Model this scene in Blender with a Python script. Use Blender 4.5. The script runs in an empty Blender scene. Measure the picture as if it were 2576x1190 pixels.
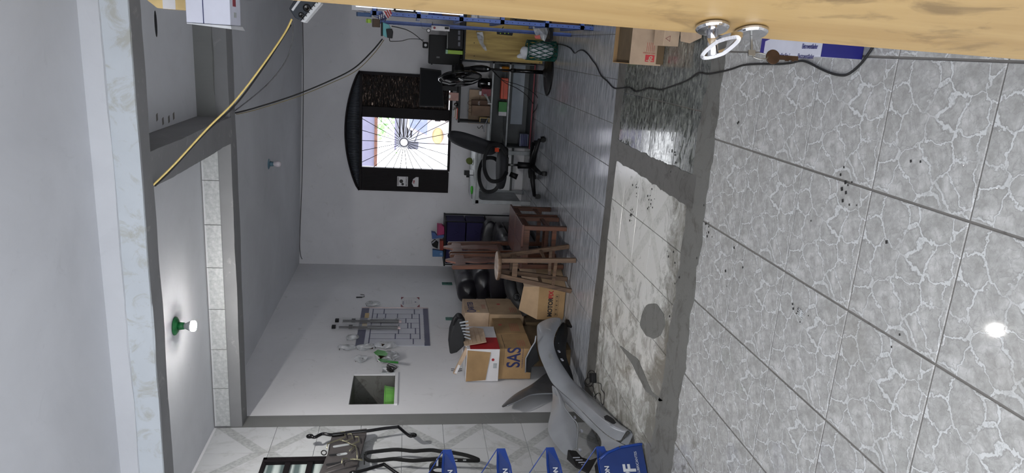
import bpy, bmesh, math, random
from mathutils import Vector, Matrix, noise
random.seed(7)
PI = math.pi
S = bpy.context.scene
COL = S.collection

# ------------------------------------------------------------------ camera
F_PX, PITCH, ROLL, YAW, CAM_H = 1761.67, 0.15026, 0.02504, -0.26713, 1.6072
_fw = Vector((math.sin(YAW)*math.cos(PITCH), math.cos(YAW)*math.cos(PITCH), -math.sin(PITCH)))
_r0 = Vector((math.cos(YAW), -math.sin(YAW), 0)); _u0 = _r0.cross(_fw)
_rt = _r0*math.cos(ROLL) + _u0*math.sin(ROLL)
_up = -_r0*math.sin(ROLL) + _u0*math.cos(ROLL)
CAMP = Vector((0, 0, CAM_H))
cd = bpy.data.cameras.new('camera'); cam = bpy.data.objects.new('camera', cd); COL.objects.link(cam)
cd.sensor_fit = 'HORIZONTAL'; cd.sensor_width = 36; cd.lens = 36*F_PX/2576; cd.clip_start = 0.02; cd.clip_end = 200
m = Matrix.Identity(4)                       # the photograph was taken with the phone on its side: image right is down
for i, a in enumerate((-_up, _rt, -_fw)):
    for k in range(3): m[k][i] = a[k]
m.translation = CAMP; cam.matrix_world = m
S.camera = cam
# ------------------------------------------------------------------ world, lights, exposure
S.view_settings.view_transform = 'Standard'; S.view_settings.look = 'None'
S.view_settings.gamma = 1; S.view_settings.use_curve_mapping = False
S.view_settings.exposure = 0.08
w = bpy.data.worlds.new('sky'); S.world = w; w.use_nodes = True
bg = w.node_tree.nodes['Background']; bg.inputs[0].default_value = (0.93, 0.96, 1.0, 1); bg.inputs[1].default_value = 4.0
def area(name, loc, rot, sx, sy, power, col, portal=False):
    l = bpy.data.lights.new(name, 'AREA'); l.shape = 'RECTANGLE'; l.size = sx; l.size_y = sy
    l.energy = power; l.color = col
    if portal: l.cycles.is_portal = True
    o = bpy.data.objects.new(name, l); COL.objects.link(o); o.location = loc; o.rotation_euler = rot
    return o
# daylight through the wide front opening behind the camera, and through the back window
area('daylight_front', (-1.45, 0.02, 1.35), (math.radians(100), 0, 0), 2.6, 2.2, 9, (0.90, 0.95, 1.0))
area('portal_window', (-1.35, 9.75, 1.66), (math.radians(-90), 0, 0), 0.72, 1.18, 1, (1, 1, 1), True)
BULB_POWER = 2600

# ------------------------------------------------------------------ helpers
def hit(x, y, ax, val):
    """pixel of the 2576x1190 photograph -> the point it shows on the plane axis ax = val"""
    d = _rt*(595-y) + _up*(1288-x) + _fw*F_PX
    return CAMP + d*((val-CAMP[ax])/d[ax])
def AX(x, y, v): return hit(x, y, 0, v)
def AY(x, y, v): return hit(x, y, 1, v)
def AZ(x, y, v=0.0): return hit(x, y, 2, v)
def V(*a): return Vector(a)
def lin(c):
    if isinstance(c, (int, float)): c = (c, c, c)
    r = []
    for v in c[:3]:
        v = v/255.0
        r.append(v/12.92 if v <= 0.04045 else ((v+0.055)/1.055)**2.4)
    return (r[0], r[1], r[2], 1)

class G:
    """collects shapes into one bmesh"""
    def __init__(s): s.bm = bmesh.new()
    def poly(s, pts):
        vs = [s.bm.verts.new(p) for p in pts]
        try: return s.bm.faces.new(vs)
        except Exception: return None
    def hexa(s, p):
        vs = [s.bm.verts.new(q) for q in p]
        for f in ((0,3,2,1),(4,5,6,7),(0,1,5,4),(1,2,6,5),(2,3,7,6),(3,0,4,7)):
            s.bm.faces.new([vs[i] for i in f])
        return s
    def box(s, x0, x1, y0, y1, z0, z1):
        return s.hexa([(x0,y0,z0),(x1,y0,z0),(x1,y1,z0),(x0,y1,z0),(x0,y0,z1),(x1,y0,z1),(x1,y1,z1),(x0,y1,z1)])
    def obox(s, c, a, b, d):
        """box from centre and three half-axis vectors"""
        c = V(*c); a = V(*a); b = V(*b); d = V(*d)
        return s.hexa([c-a-b-d, c+a-b-d, c+a+b-d, c-a+b-d, c-a-b+d, c+a-b+d, c+a+b+d, c-a+b+d])
    def bar(s, p0, p1, w, h, side=(0,0,1)):
        p0 = V(*p0); p1 = V(*p1); t = (p1-p0); L = t.length; t.normalize(); sd = V(*side)
        n = t.cross(sd)
        if n.length < 1e-4: n = t.cross(V(1,0,0))
        n.normalize(); b = n.cross(t).normalized()
        return s.obox((p0+p1)/2, t*L/2, n*w/2, b*h/2)
    def cyl(s, p0, p1, r0, r1=None, n=14, caps=True):
        if r1 is None: r1 = r0
        p0 = V(*p0); p1 = V(*p1); t = (p1-p0).normalized()
        a = t.orthogonal().normalized(); b = t.cross(a)
        A = [s.bm.verts.new(p0+(a*math.cos(2*PI*i/n)+b*math.sin(2*PI*i/n))*r0) for i in range(n)]
        B = [s.bm.verts.new(p1+(a*math.cos(2*PI*i/n)+b*math.sin(2*PI*i/n))*r1) for i in range(n)]
        for i in range(n): s.bm.faces.new((A[i], A[(i+1)%n], B[(i+1)%n], B[i]))
        if caps: s.bm.faces.new(A[::-1]); s.bm.faces.new(B)
        return s
    def tube(s, pts, r, n=8, closed=False, flat=None):
        """round (or flat=(w,h,up)) tube through points"""
        pts = [V(*p) for p in pts]; N = len(pts); rings = []; prev = None
        for i, p in enumerate(pts):
            if closed: t = pts[(i+1)%N]-pts[i-1]
            else: t = pts[min(i+1,N-1)]-pts[max(i-1,0)]
            t = t.normalized() if t.length > 1e-9 else V(0,0,1)
            if flat: u = V(*flat[2]); a = t.cross(u); a = a.normalized() if a.length > 1e-5 else t.orthogonal().normalized()
            elif prev is None: a = t.orthogonal().normalized()
            else: a = (prev - t*prev.dot(t)); a = a.normalized() if a.length > 1e-6 else t.orthogonal().normalized()
            prev = a; b = t.cross(a).normalized()
            rr = r[i] if isinstance(r, (list, tuple)) else r
            if flat:
                q = [p+a*flat[0]/2+b*flat[1]/2, p-a*flat[0]/2+b*flat[1]/2, p-a*flat[0]/2-b*flat[1]/2, p+a*flat[0]/2-b*flat[1]/2]
            else: q = [p+(a*math.cos(2*PI*k/n)+b*math.sin(2*PI*k/n))*rr for k in range(n)]
            rings.append([s.bm.verts.new(v) for v in q])
        M_ = len(rings[0]); R = range(N if closed else N-1)
        for i in R:
            A, B = rings[i], rings[(i+1)%N]
            for k in range(M_): s.bm.faces.new((A[k], A[(k+1)%M_], B[(k+1)%M_], B[k]))
        if not closed: s.bm.faces.new(rings[0][::-1]); s.bm.faces.new(rings[-1])
        return s
    def prism(s, pts, d):
        """polygon pushed along vector d"""
        d = V(*d); A = [s.bm.verts.new(V(*p)) for p in pts]; B = [s.bm.verts.new(V(*p)+d) for p in pts]; n = len(pts)
        s.bm.faces.new(A[::-1]); s.bm.faces.new(B)
        for i in range(n): s.bm.faces.new((A[i], A[(i+1)%n], B[(i+1)%n], B[i]))
        return s
    def lathe(s, prof, c, axis=(0,0,1), n=20):
        """profile [(radius, height)] turned about axis through c"""
        t = V(*axis).normalized(); a = t.orthogonal().normalized(); b = t.cross(a); c = V(*c); rings = []
        for r, h in prof:
            rings.append([s.bm.verts.new(c+t*h+(a*math.cos(2*PI*k/n)+b*math.sin(2*PI*k/n))*max(r,1e-4)) for k in range(n)])
        for A, B in zip(rings, rings[1:]):
            for k in range(n): s.bm.faces.new((A[k], A[(k+1)%n], B[(k+1)%n], B[k]))
        s.bm.faces.new(rings[0][::-1]); s.bm.faces.new(rings[-1])
        return s
    def ball(s, c, r, u=14, v=9, sc=(1,1,1)):
        mt = Matrix.Translation(V(*c)) @ Matrix.Diagonal((sc[0], sc[1], sc[2], 1))
        bmesh.ops.create_uvsphere(s.bm, u_segments=u, v_segments=v, radius=r, matrix=mt); return s
    def grid(s, rows, thick=None):
        """surface through rows of points; thick = vector function or number solidifies"""
        vs = [[s.bm.verts.new(V(*p)) for p in r] for r in rows]
        for i in range(len(vs)-1):
            for j in range(len(vs[0])-1): s.bm.faces.new((vs[i][j], vs[i][j+1], vs[i+1][j+1], vs[i+1][j]))
        return s
def mk(name, g, mat, parent=None, smooth=False, bevel=0, seg=2, solid=0, sub=0, noisy=0):
    bm = g.bm
    bmesh.ops.recalc_face_normals(bm, faces=bm.faces)
    me = bpy.data.meshes.new(name); bm.to_mesh(me); bm.free()
    me.materials.append(mat)
    o = bpy.data.objects.new(name, me); COL.objects.link(o)
    if smooth:
        for p in me.polygons: p.use_smooth = True
    if noisy:
        for v in me.vertices:
            n_ = noise.noise_vector(v.co*14)
            v.co += n_*noisy
    if solid:
        md = o.modifiers.new('thickness', 'SOLIDIFY'); md.thickness = solid; md.offset = 0
    if bevel:
        md = o.modifiers.new('bevel', 'BEVEL'); md.width = bevel; md.segments = seg; md.limit_method = 'ANGLE'; md.angle_limit = 0.6
    if sub:
        md = o.modifiers.new('sub', 'SUBSURF'); md.levels = sub; md.render_levels = sub
    if parent is not None:
        o.parent = parent; o.matrix_parent_inverse = Matrix.Translation(-parent['_w']) if '_w' in parent else Matrix.Identity(4)
    return o
_W = {}
def thing(name, label, cat, loc=(0,0,0), group=None):
    o = bpy.data.objects.new(name, None); COL.objects.link(o); o.location = loc; o.empty_display_size = 0.05
    o['label'] = label; o['category'] = cat
    if group: o['group'] = group
    _W[o.name] = V(*loc)
    return o
def part(name, g, mat, t, **k):
    o = mk(name, g, mat, None, **k); o.parent = t
    if t.type == 'EMPTY': o.matrix_parent_inverse = Matrix.Translation(-_W[t.name])
    return o
def tag(o, label, cat, group=None):
    o['label'] = label; o['category'] = cat
    if group: o['group'] = group
    return o
def struct(o): o['kind'] = 'structure'; return o
def text(name, s, org, right, up, size, mat, parent, bold=0, align='LEFT', shear=0, xs=1.0):
    cu = bpy.data.curves.new(name, 'FONT'); cu.body = s; cu.size = size; cu.align_x = align; cu.extrude = 0.0004; cu.offset = bold; cu.shear = shear
    t = bpy.data.objects.new(name, cu); COL.objects.link(t)
    R_ = V(*right).normalized(); U_ = V(*up); U_ = (U_-R_*U_.dot(R_)).normalized(); N_ = R_.cross(U_)
    mm = Matrix.Identity(4)
    for i, a in enumerate((R_*xs, U_, N_)):
        for k in range(3): mm[k][i] = a[k]
    mm.translation = V(*org)
    me = bpy.data.meshes.new_from_object(t); me.transform(mm); me.name = name
    bpy.data.objects.remove(t); bpy.data.curves.remove(cu)
    me.materials.clear(); me.materials.append(mat)
    o = bpy.data.objects.new(name, me); COL.objects.link(o); o.parent = parent
    if parent.type == 'EMPTY': o.matrix_parent_inverse = Matrix.Translation(-_W[parent.name])
    return o
def copy_tree(o, dx):
    c = o.copy(); COL.objects.link(c); c.location = o.location + V(*dx); _W[c.name] = _W[o.name]
    for ch in o.children:
        d = ch.copy(); COL.objects.link(d); d.parent = c
        for g2 in ch.children:
            e = g2.copy(); COL.objects.link(e); e.parent = d
    return c

# ------------------------------------------------------------------ materials
def nt(name):
    m_ = bpy.data.materials.new(name); m_.use_nodes = True; t = m_.node_tree
    return m_, t, t.nodes['Principled BSDF']
def N(t, k, **kw):
    n = t.nodes.new(k)
    for a, b in kw.items():
        if a.startswith('i_'):
            key = a[2:]; key = int(key) if key.isdigit() else key.replace('_', ' ')
            n.inputs[key].default_value = b
        else: setattr(n, a, b)
    return n
def ramp(t, src, stops):
    r = t.nodes.new('ShaderNodeValToRGB'); e = r.color_ramp.elements
    while len(e) < len(stops): e.new(0.5)
    for el, (p, c) in zip(e, stops): el.position = p; el.color = c if len(c) == 4 else (*c, 1)
    t.links.new(src, r.inputs[0]); return r.outputs[0]
def mixc(t, f, a, b, mode='MIX'):
    n = t.nodes.new('ShaderNodeMix'); n.data_type = 'RGBA'; n.blend_type = mode
    for s_, v in ((n.inputs[0], f), (n.inputs[6], a), (n.inputs[7], b)):
        if hasattr(v, 'links'): t.links.new(v, s_)
        else: s_.default_value = v
    return n.outputs[2]
def coords(t, kind='Object', scale=(1,1,1), rot=(0,0,0)):
    if kind == 'World': src = N(t, 'ShaderNodeNewGeometry').outputs['Position']
    else: src = N(t, 'ShaderNodeTexCoord').outputs[kind]
    mp = N(t, 'ShaderNodeMapping'); mp.inputs['Scale'].default_value = scale; mp.inputs['Rotation'].default_value = rot
    t.links.new(src, mp.inputs[0]); return mp.outputs[0]
def noi(t, vec, scale, detail=4, rough=.55, dist=0):
    n = N(t, 'ShaderNodeTexNoise'); n.inputs['Scale'].default_value = scale; n.inputs['Detail'].default_value = detail
    n.inputs['Roughness'].default_value = rough; n.inputs['Distortion'].default_value = dist
    t.links.new(vec, n.inputs['Vector']); return n.outputs['Fac'], n.outputs['Color']
def bump(t, b, h, s, d=.01):
    n = N(t, 'ShaderNodeBump'); n.inputs['Strength'].default_value = s; n.inputs['Distance'].default_value = d
    t.links.new(h, n.inputs['Height']); t.links.new(n.outputs[0], b.inputs['Normal'])
def P(name, col, rough=.6, metal=0, var=.12, scale=9, bmp=0, coat=0, trans=0, emit=None, alpha=1, spec=.5, world=False, rv=0):
    m_, t, b = nt(name); c = lin(col)
    b.inputs['Roughness'].default_value = rough; b.inputs['Metallic'].default_value = metal
    b.inputs['Specular IOR Level'].default_value = spec
    if coat: b.inputs['Coat Weight'].default_value = coat; b.inputs['Coat Roughness'].default_value = .08
    if trans: b.inputs['Transmission Weight'].default_value = trans
    if alpha < 1: b.inputs['Alpha'].default_value = alpha
    if emit: b.inputs['Emission Color'].default_value = lin(emit[0]); b.inputs['Emission Strength'].default_value = emit[1]
    v = coords(t, 'World' if world else 'Object'); f, _ = noi(t, v, scale, 5)
    d = tuple(x*(1-var*1.6) for x in c[:3])+(1,); l_ = tuple(min(1, x*(1+var)) for x in c[:3])+(1,)
    t.links.new(ramp(t, f, [(.32, d), (.68, l_)]), b.inputs['Base Color'])
    if rv:
        mr = N(t, 'ShaderNodeMapRange'); mr.inputs[3].default_value = max(0.02, rough-rv); mr.inputs[4].default_value = rough+rv
        t.links.new(f, mr.inputs[0]); t.links.new(mr.outputs[0], b.inputs['Roughness'])
    if bmp:
        f2, _ = noi(t, v, scale*6, 4); bump(t, b, f2, bmp, .004)
    return m_
def wood(name, col, dark, axis='Z', rough=.5, k=1.0, smudge=None):
    m_, t, b = nt(name)
    sc = {'X': (1.2, 14, 14), 'Y': (14, 1.2, 14), 'Z': (14, 14, 1.2)}[axis]
    v = coords(t, 'World', tuple(s_*k for s_ in sc)); f, _ = noi(t, v, 1.6, 6, .6, 1.2)
    c = ramp(t, f, [(.3, lin(dark)), (.62, lin(col))])
    if smudge:
        f3, _ = noi(t, coords(t, 'World', (1,1,.45)), 16, 6, .6, .6)
        c = mixc(t, ramp(t, f3, [(.54, (0, 0, 0)), (.68, (.75, .75, .75))]), c, lin(smudge))
    t.links.new(c, b.inputs['Base Color']); b.inputs['Roughness'].default_value = rough
    bump(t, b, f, .15, .003)
    return m_
def plaster(name, base, dirty, stain=.35, scale=1.4, rough=.85, bmp=.12, thr=.6):
    m_, t, b = nt(name); v = coords(t, 'World')
    f, _ = noi(t, v, scale, 8, .62, .4); f2, _ = noi(t, v, 7, 6, .7, 1.0); f3, _ = noi(t, v, 60, 3)
    c = ramp(t, f, [(.3, tuple(x*.88 for x in lin(base)[:3])+(1,)), (.7, lin(base))])
    c = mixc(t, ramp(t, f2, [(thr, (0, 0, 0)), (thr+.14, (stain,)*3)]), c, lin(dirty))
    t.links.new(c, b.inputs['Base Color']); b.inputs['Roughness'].default_value = rough
    bump(t, b, f3, bmp, .003); b.inputs['Specular IOR Level'].default_value = .25
    return m_
M = {}
M['wall'] = plaster('white_wall_paint', (224,223,226), (168,166,162), .35)
M['wall2'] = plaster('worn_white_wall', (228,228,231), (168,167,165), .4, 1.0)
M['ceil'] = plaster('white_ceiling_plaster', (209,211,216), (182,184,189), .3, 1.6)
M['beam'] = plaster('grey_cement_beam', (132,132,134), (176,175,173), .7, 3.0)
M['beamw'] = plaster('whitewashed_beam', (205,211,217), (176,176,168), .8, 2.2, thr=.52)
M['cement'] = plaster('trowelled_cement', (112,112,109), (74,71,66), .6, 3.2, .7, .5, .5)
M['cementd'] = plaster('damp_cement', (98,97,94), (60,57,52), .6, 4.0, .45, .5, .5)
M['grout'] = plaster('grout', (122,119,116), (66,63,60), .6, 6.0)
M['strip'] = plaster('pillar_cement', (122,123,122), (160,160,158), .4, 3.0)

def tile_vein():
    m_, t, b = nt('veined_tile'); v = coords(t, 'Object')
    _, nc = noi(t, v, 14, 5, .6)
    wv = N(t, 'ShaderNodeVectorMath', operation='MULTIPLY_ADD'); t.links.new(nc, wv.inputs[0]); wv.inputs[1].default_value = (.095,.095,.0); t.links.new(v, wv.inputs[2])
    def vor(sc):
        n = N(t, 'ShaderNodeTexVoronoi', feature='DISTANCE_TO_EDGE'); n.inputs['Scale'].default_value = sc; t.links.new(wv.outputs[0], n.inputs['Vector']); return n.outputs['Distance']
    f1, _ = noi(t, v, 22, 6, .7); f2, _ = noi(t, coords(t, 'World'), 1.7, 6, .6); f0, _ = noi(t, v, 5.5, 3)
    f7, _ = noi(t, v, 7, 7, .7, 1.6)
    c = ramp(t, f1, [(.3, lin((158,157,155))), (.7, lin((206,206,206)))])
    c = mixc(t, ramp(t, f7, [(.42, (.55,.55,.55)), (.60, (0,0,0))]), c, lin((142,142,139)))
    g = ramp(t, vor(9), [(0, (1,1,1)), (.022, (1,1,1)), (.034, (.0,.0,.0))])
    gd = ramp(t, vor(9), [(.02, (0,0,0)), (.036, (.55,.55,.55)), (.07, (0,0,0))])
    g2 = ramp(t, vor(23), [(0, (.5,.5,.5)), (.03, (0,0,0))])
    msk = ramp(t, f0, [(.34, (.15,.15,.15)), (.50, (.9,.9,.9))])
    c = mixc(t, mixc(t, 1.0, gd, msk, 'MULTIPLY'), c, lin((132,131,129)))
    c = mixc(t, mixc(t, 1.0, g, msk, 'MULTIPLY'), c, lin((204,206,207)))
    c = mixc(t, g2, c, lin((138,138,137)))
    c = mixc(t, ramp(t, f2, [(.55, (0,0,0)), (.75, (.35,.35,.35))]), c, lin((140,135,126)))
    # scuffed dirt in front of the broken strip
    w_ = coords(t, 'World'); sp = N(t, 'ShaderNodeSeparateXYZ'); t.links.new(w_, sp.inputs[0])
    f5, _ = noi(t, w_, 9, 8, .72, .8)
    mr = N(t, 'ShaderNodeMapRange', clamp=True); t.links.new(sp.outputs[0], mr.inputs[0]); mr.inputs[1].default_value = -1.5; mr.inputs[2].default_value = -2.5; mr.inputs[3].default_value = 0; mr.inputs[4].default_value = .26
    ad = N(t, 'ShaderNodeMath', operation='ADD'); t.links.new(f5, ad.inputs[0]); t.links.new(mr.outputs[0], ad.inputs[1])
    c = mixc(t, ramp(t, ad.outputs[0], [(.68, (0,0,0)), (.85, (.75,.75,.75))]), c, lin((96,92,84)))
    t.links.new(c, b.inputs['Base Color']); b.inputs['Roughness'].default_value = .03
    b.inputs['Specular IOR Level'].default_value = .4
    bump(t, b, g, .25, .0015)
    return m_
def tile_streak():
    m_, t, b = nt('streaked_grey_tile'); v = coords(t, 'World', (5, 42, 1)); f, _ = noi(t, v, 1, 5, .65, .3)
    c = ramp(t, f, [(.3, lin((108,111,117))), (.5, lin((150,153,160))), (.7, lin((188,191,197)))])
    t.links.new(c, b.inputs['Base Color']); b.inputs['Roughness'].default_value = .14
    return m_
def tile_marble():
    m_, t, b = nt('mottled_dark_marble_tile'); w_ = coords(t, 'World', (14, 34, 1)); f, _ = noi(t, w_, 1, 8, .75, .9)
    c = ramp(t, f, [(.36, lin((52,54,54))), (.5, lin((92,95,92))), (.66, lin((146,149,143)))])
    f2, _ = noi(t, coords(t, 'World', (4, 11, 1)), 2, 6, .7, 1.0)
    c = mixc(t, ramp(t, f2, [(.6, (0,0,0)), (.7, (.8,.8,.8))]), c, lin((62,58,52)))
    t.links.new(c, b.inputs['Base Color']); b.inputs['Specular IOR Level'].default_value = .8
    t.links.new(ramp(t, f2, [(.45, (.04,.04,.04)), (.7, (.4,.4,.4))]), b.inputs['Roughness'])
    return m_
def tile_diag(wall=False):
    m_, t, b = nt('diagonal_band_tile_wall' if wall else 'diagonal_band_tile'); v = coords(t, 'Object')
    sp = N(t, 'ShaderNodeSeparateXYZ'); t.links.new(v, sp.inputs[0])
    a = N(t, 'ShaderNodeMath', operation='SUBTRACT'); t.links.new(sp.outputs[1 if wall else 0], a.inputs[0]); t.links.new(sp.outputs[2 if wall else 1], a.inputs[1])
    ab = N(t, 'ShaderNodeMath', operation='ABSOLUTE'); t.links.new(a.outputs[0], ab.inputs[0])
    f1, _ = noi(t, v, 40, 5, .7)
    band = ramp(t, ab.outputs[0], [(.02, (1,1,1)), (.052, (1,1,1)), (.056, (0,0,0))])
    bc = ramp(t, f1, [(.35, lin((160,162,162) if wall else (188,188,184))), (.65, lin((188,190,190) if wall else (204,204,200)))])
    c = mixc(t, band, lin((196,198,200)) if wall else lin((206,206,203)), bc)
    w_ = coords(t, 'World', (1,1,1)); f2, _ = noi(t, w_, 5 if not wall else 3, 9, .75, 1.4)
    if wall:
        c = mixc(t, ramp(t, f2, [(.52, (0,0,0)), (.66, (.55,.55,.55))]), c, lin((160,160,158)))
    else:
        sp2 = N(t, 'ShaderNodeSeparateXYZ'); t.links.new(w_, sp2.inputs[0])
        mr = N(t, 'ShaderNodeMapRange', clamp=True); t.links.new(sp2.outputs[0], mr.inputs[0]); mr.inputs[1].default_value = -1.4; mr.inputs[2].default_value = -2.6; mr.inputs[3].default_value = 0; mr.inputs[4].default_value = .2
        m2 = N(t, 'ShaderNodeMapRange', clamp=True); t.links.new(sp2.outputs[1], m2.inputs[0]); m2.inputs[1].default_value = 4.15; m2.inputs[2].default_value = 3.8; m2.inputs[3].default_value = 0; m2.inputs[4].default_value = .24
        a1 = N(t, 'ShaderNodeMath', operation='ADD'); t.links.new(f2, a1.inputs[0]); t.links.new(mr.outputs[0], a1.inputs[1])
        a2 = N(t, 'ShaderNodeMath', operation='ADD'); t.links.new(a1.outputs[0], a2.inputs[0]); t.links.new(m2.outputs[0], a2.inputs[1])
        c = mixc(t, ramp(t, a2.outputs[0], [(.55, (0,0,0)), (.64, (.45,.45,.45)), (.8, (.9,.9,.9))]), c, lin((104,101,92)))
    t.links.new(c, b.inputs['Base Color']); b.inputs['Roughness'].default_value = .2
    return m_
M['vein'] = tile_vein(); M['streak'] = tile_streak(); M['marble'] = tile_marble(); M['diag'] = tile_diag(); M['diagw'] = tile_diag(True)
M['black'] = P('black_plastic', (17,17,19), .5, var=.1, spec=.25)
M['blackg'] = P('glossy_black', (12,12,14), .16, var=.05)
M['rubber'] = P('black_rubber', (20,20,20), .6, var=.1)
M['leather'] = P('black_leather', (26,24,30), .3, var=.15, scale=20, bmp=.3)
M['fabric'] = P('black_fabric', (30,31,36), .8, var=.1, bmp=.3)
M['white'] = P('white_enamel', (205,207,210), .4, var=.06)
M['whiteo'] = P('worn_white_metal', (172,176,178), .5, var=.15)
M['paper'] = P('paper', (214,212,214), .7, var=.04)
M['card'] = P('cardboard', (172,146,116), .85, var=.1, scale=6, bmp=.2)
M['card2'] = P('brown_cardboard', (158,128,90), .85, var=.12, scale=6, bmp=.2)
M['card3'] = P('pale_cardboard', (188,164,140), .85, var=.12, scale=6, bmp=.2)
M['cardd'] = P('cardboard_inside', (92,76,54), .9, var=.12)
M['cardy'] = P('yellow_cardboard', (214,186,130), .8, var=.08)
M['red'] = P('red_print', (160,30,36), .6, var=.05)
M['navy'] = P('navy_print', (34,40,88), .6, var=.05)
M['ink'] = P('black_ink', (28,26,26), .6, var=.05)
M['redink'] = P('faded_red_ink', (180,80,70), .7, var=.05)
M['navyfab'] = P('navy_fabric', (26,20,66), .8, var=.08, bmp=.3)
M['blue'] = P('blue_steel_paint', (78,104,172), .45, var=.1, scale=14)
M['blueb'] = P('bright_blue_paint', (22,60,140), .35, var=.08, coat=.3)
M['bluebd'] = P('deep_blue_panel', (36,58,116), .4, var=.06, coat=.2)
M['bluel'] = P('blue_plastic', (48,120,205), .4, var=.06)
M['chrome'] = P('chrome', (205,205,208), .1, 1, var=.02)
M['steel'] = P('dull_steel', (120,120,118), .35, 1, var=.1)
M['brass'] = P('bronze_key', (58,44,34), .35, .9, var=.15, scale=60)
M['silver'] = P('silver_car_paint', (158,162,168), .32, .25, var=.08, scale=3, coat=.6, rv=.08)
M['silverd'] = P('primed_grey_car_paint', (104,106,110), .42, .45, var=.2, scale=5, coat=.2)
M['linen'] = P('dark_plastic_liner', (26,27,30), .6, var=.2)
M['undert'] = P('scuffed_grey_steel_sheet', (78,74,74), .6, .2, var=.2, scale=7, bmp=.3)
M['iron'] = P('black_painted_iron', (22,17,20), .6, var=.15, spec=.2)
M['wooddark'] = wood('reddish_brown_wood', (100,58,36), (52,30,20), 'Z', .35)
M['woodseat'] = wood('reddish_wood_seat', (98,62,52), (60,40,34), 'X', .3)
M['woodpale'] = wood('worn_red_wood', (146,106,94), (84,54,42), 'Z', .35)
M['stoolw'] = wood('dull_brown_stool_wood', (112,88,68), (66,50,40), 'Z', .6)
M['stooltop'] = wood('scratched_stool_top', (200,190,182), (130,108,92), 'Y', .45)
M['ply'] = wood('yellow_plywood', (186,160,92), (140,114,60), 'Z', .6, .6)
M['doorw'] = wood('varnished_door_veneer', (160,134,90), (142,114,72), 'Z', .42, .35, (100,80,52))
M['green'] = P('green_lamp_plastic', (28,112,60), .4, var=.2, scale=30)
M['greenpl'] = P('green_plastic', (120,190,90), .45, var=.06)
M['greent'] = P('teal_green_plastic', (60,110,100), .5, var=.1)
M['teal'] = P('teal_plastic', (70,140,146), .4, var=.05)
M['basket'] = P('dark_green_basket', (18,74,66), .45, var=.08)
M['bagc'] = P('clear_plastic_bag', (205,208,212), .18, var=.2, scale=20, alpha=.5, spec=.9)
M['bagw'] = P('white_plastic_bag', (206,208,214), .35, var=.12, scale=12)
M['bulbfrost'] = P('frosted_bulb', (216,208,214), .25, var=.02)
M['lampblue'] = P('blue_grey_lamp_plastic', (92,124,140), .4, var=.1)
M['orange'] = P('orange_plastic', (196,66,30), .45, var=.08)
M['magenta'] = P('magenta_case', (158,34,92), .5, var=.06)
M['yellow'] = P('yellow_cable', (236,208,128), .45, var=.05)
M['lime'] = P('lime_plastic', (150,190,40), .45, var=.05)
M['leaf'] = P('garden_leaves', (150,215,130), .6, var=.3, scale=5)
M['greyb'] = P('grey_block', (170,172,182), .7, var=.1)
M['brick'] = P('dark_red_brick', (110,74,62), .8, var=.25, scale=20)
M['eave'] = P('lavender_grey_eave', (120,118,140), .8, var=.05)
M['yard'] = P('pale_concrete_yard', (225,224,226), .9, var=.03)
M['carw'] = P('white_truck_paint', (212,200,202), .4, var=.04)
M['purple'] = P('purple_print', (52,44,128), .5, var=.05)
M['box_white'] = P('white_printed_card', (206,208,222), .55, var=.04)
M['navybox'] = P('dark_navy_card', (26,26,104), .45, var=.05)
M['bandw'] = P('metal_clip_wire', (170,166,140), .35, .8, var=.1)
M['pink'] = P('pinkish_plastic', (214,196,196), .2, var=.05)  # plain pinkish plastic colour
M['redline'] = P('dark_red_edge', (132,44,56), .5, var=.1)
M['counter'] = P('grey_counter_board', (84,87,88), .6, var=.08)
M['counterw'] = P('pale_counter_board', (158,166,176), .6, var=.05)
M['arch'] = P('dark_slat', (58,62,70), .35, .2, var=.2)
M['screen'] = P('dark_screen', (16,18,22), .6, var=.03, spec=.15)
def glowing():
    m_, t, b = nt('lit_bulb'); b.inputs['Base Color'].default_value = (1,1,1,1)
    b.inputs['Emission Color'].default_value = (1.0, .97, .93, 1); b.inputs['Emission Strength'].default_value = BULB_POWER; return m_
M['lit'] = glowing()
def glassy(name, col, rough=.05, alpha=.3):
    return P(name, col, rough, var=.03, alpha=alpha, spec=.8)
def corr(name, a, b_, sc, axis, rough=.25, metal=0, trn=0):
    m_, t, b = nt(name); v = coords(t, 'World'); wv = N(t, 'ShaderNodeTexWave', wave_type='BANDS', bands_direction=axis)
    wv.inputs['Scale'].default_value = sc; wv.inputs['Distortion'].default_value = .6; t.links.new(v, wv.inputs[0])
    t.links.new(ramp(t, wv.outputs[0], [(.2, lin(a)), (.8, lin(b_))]), b.inputs['Base Color'])
    b.inputs['Roughness'].default_value = rough; b.inputs['Metallic'].default_value = metal
    if trn: b.inputs['Transmission Weight'].default_value = trn
    bump(t, b, wv.outputs[0], .8, .01); return m_
def pebbled():
    m_, t, b = nt('dark_pebbled_glass'); v = coords(t, 'World', (1,1,3)); f, _ = noi(t, v, 16, 6, .7, .8)
    b.inputs['Roughness'].default_value = .2; bump(t, b, f, 1.0, .02)
    t.links.new(ramp(t, f, [(.45, lin((10,9,10))), (.58, lin((60,46,38))), (.68, lin((200,180,165)))]), b.inputs['Base Color'])
    t.links.new(ramp(t, f, [(.5, (0,0,0)), (.68, (.8,.8,.8))]), b.inputs['Transmission Weight'])
    return m_
M['pebble'] = pebbled()
M['ribglass'] = corr('ribbed_window_glass', (96,110,110), (190,200,198), 3.2, 'Z', .2)

# ------------------------------------------------------------------ setting
XL, XR, YB, YF = -3.1, 0.62, 9.62, 0.22
ZC = 3.075
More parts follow.
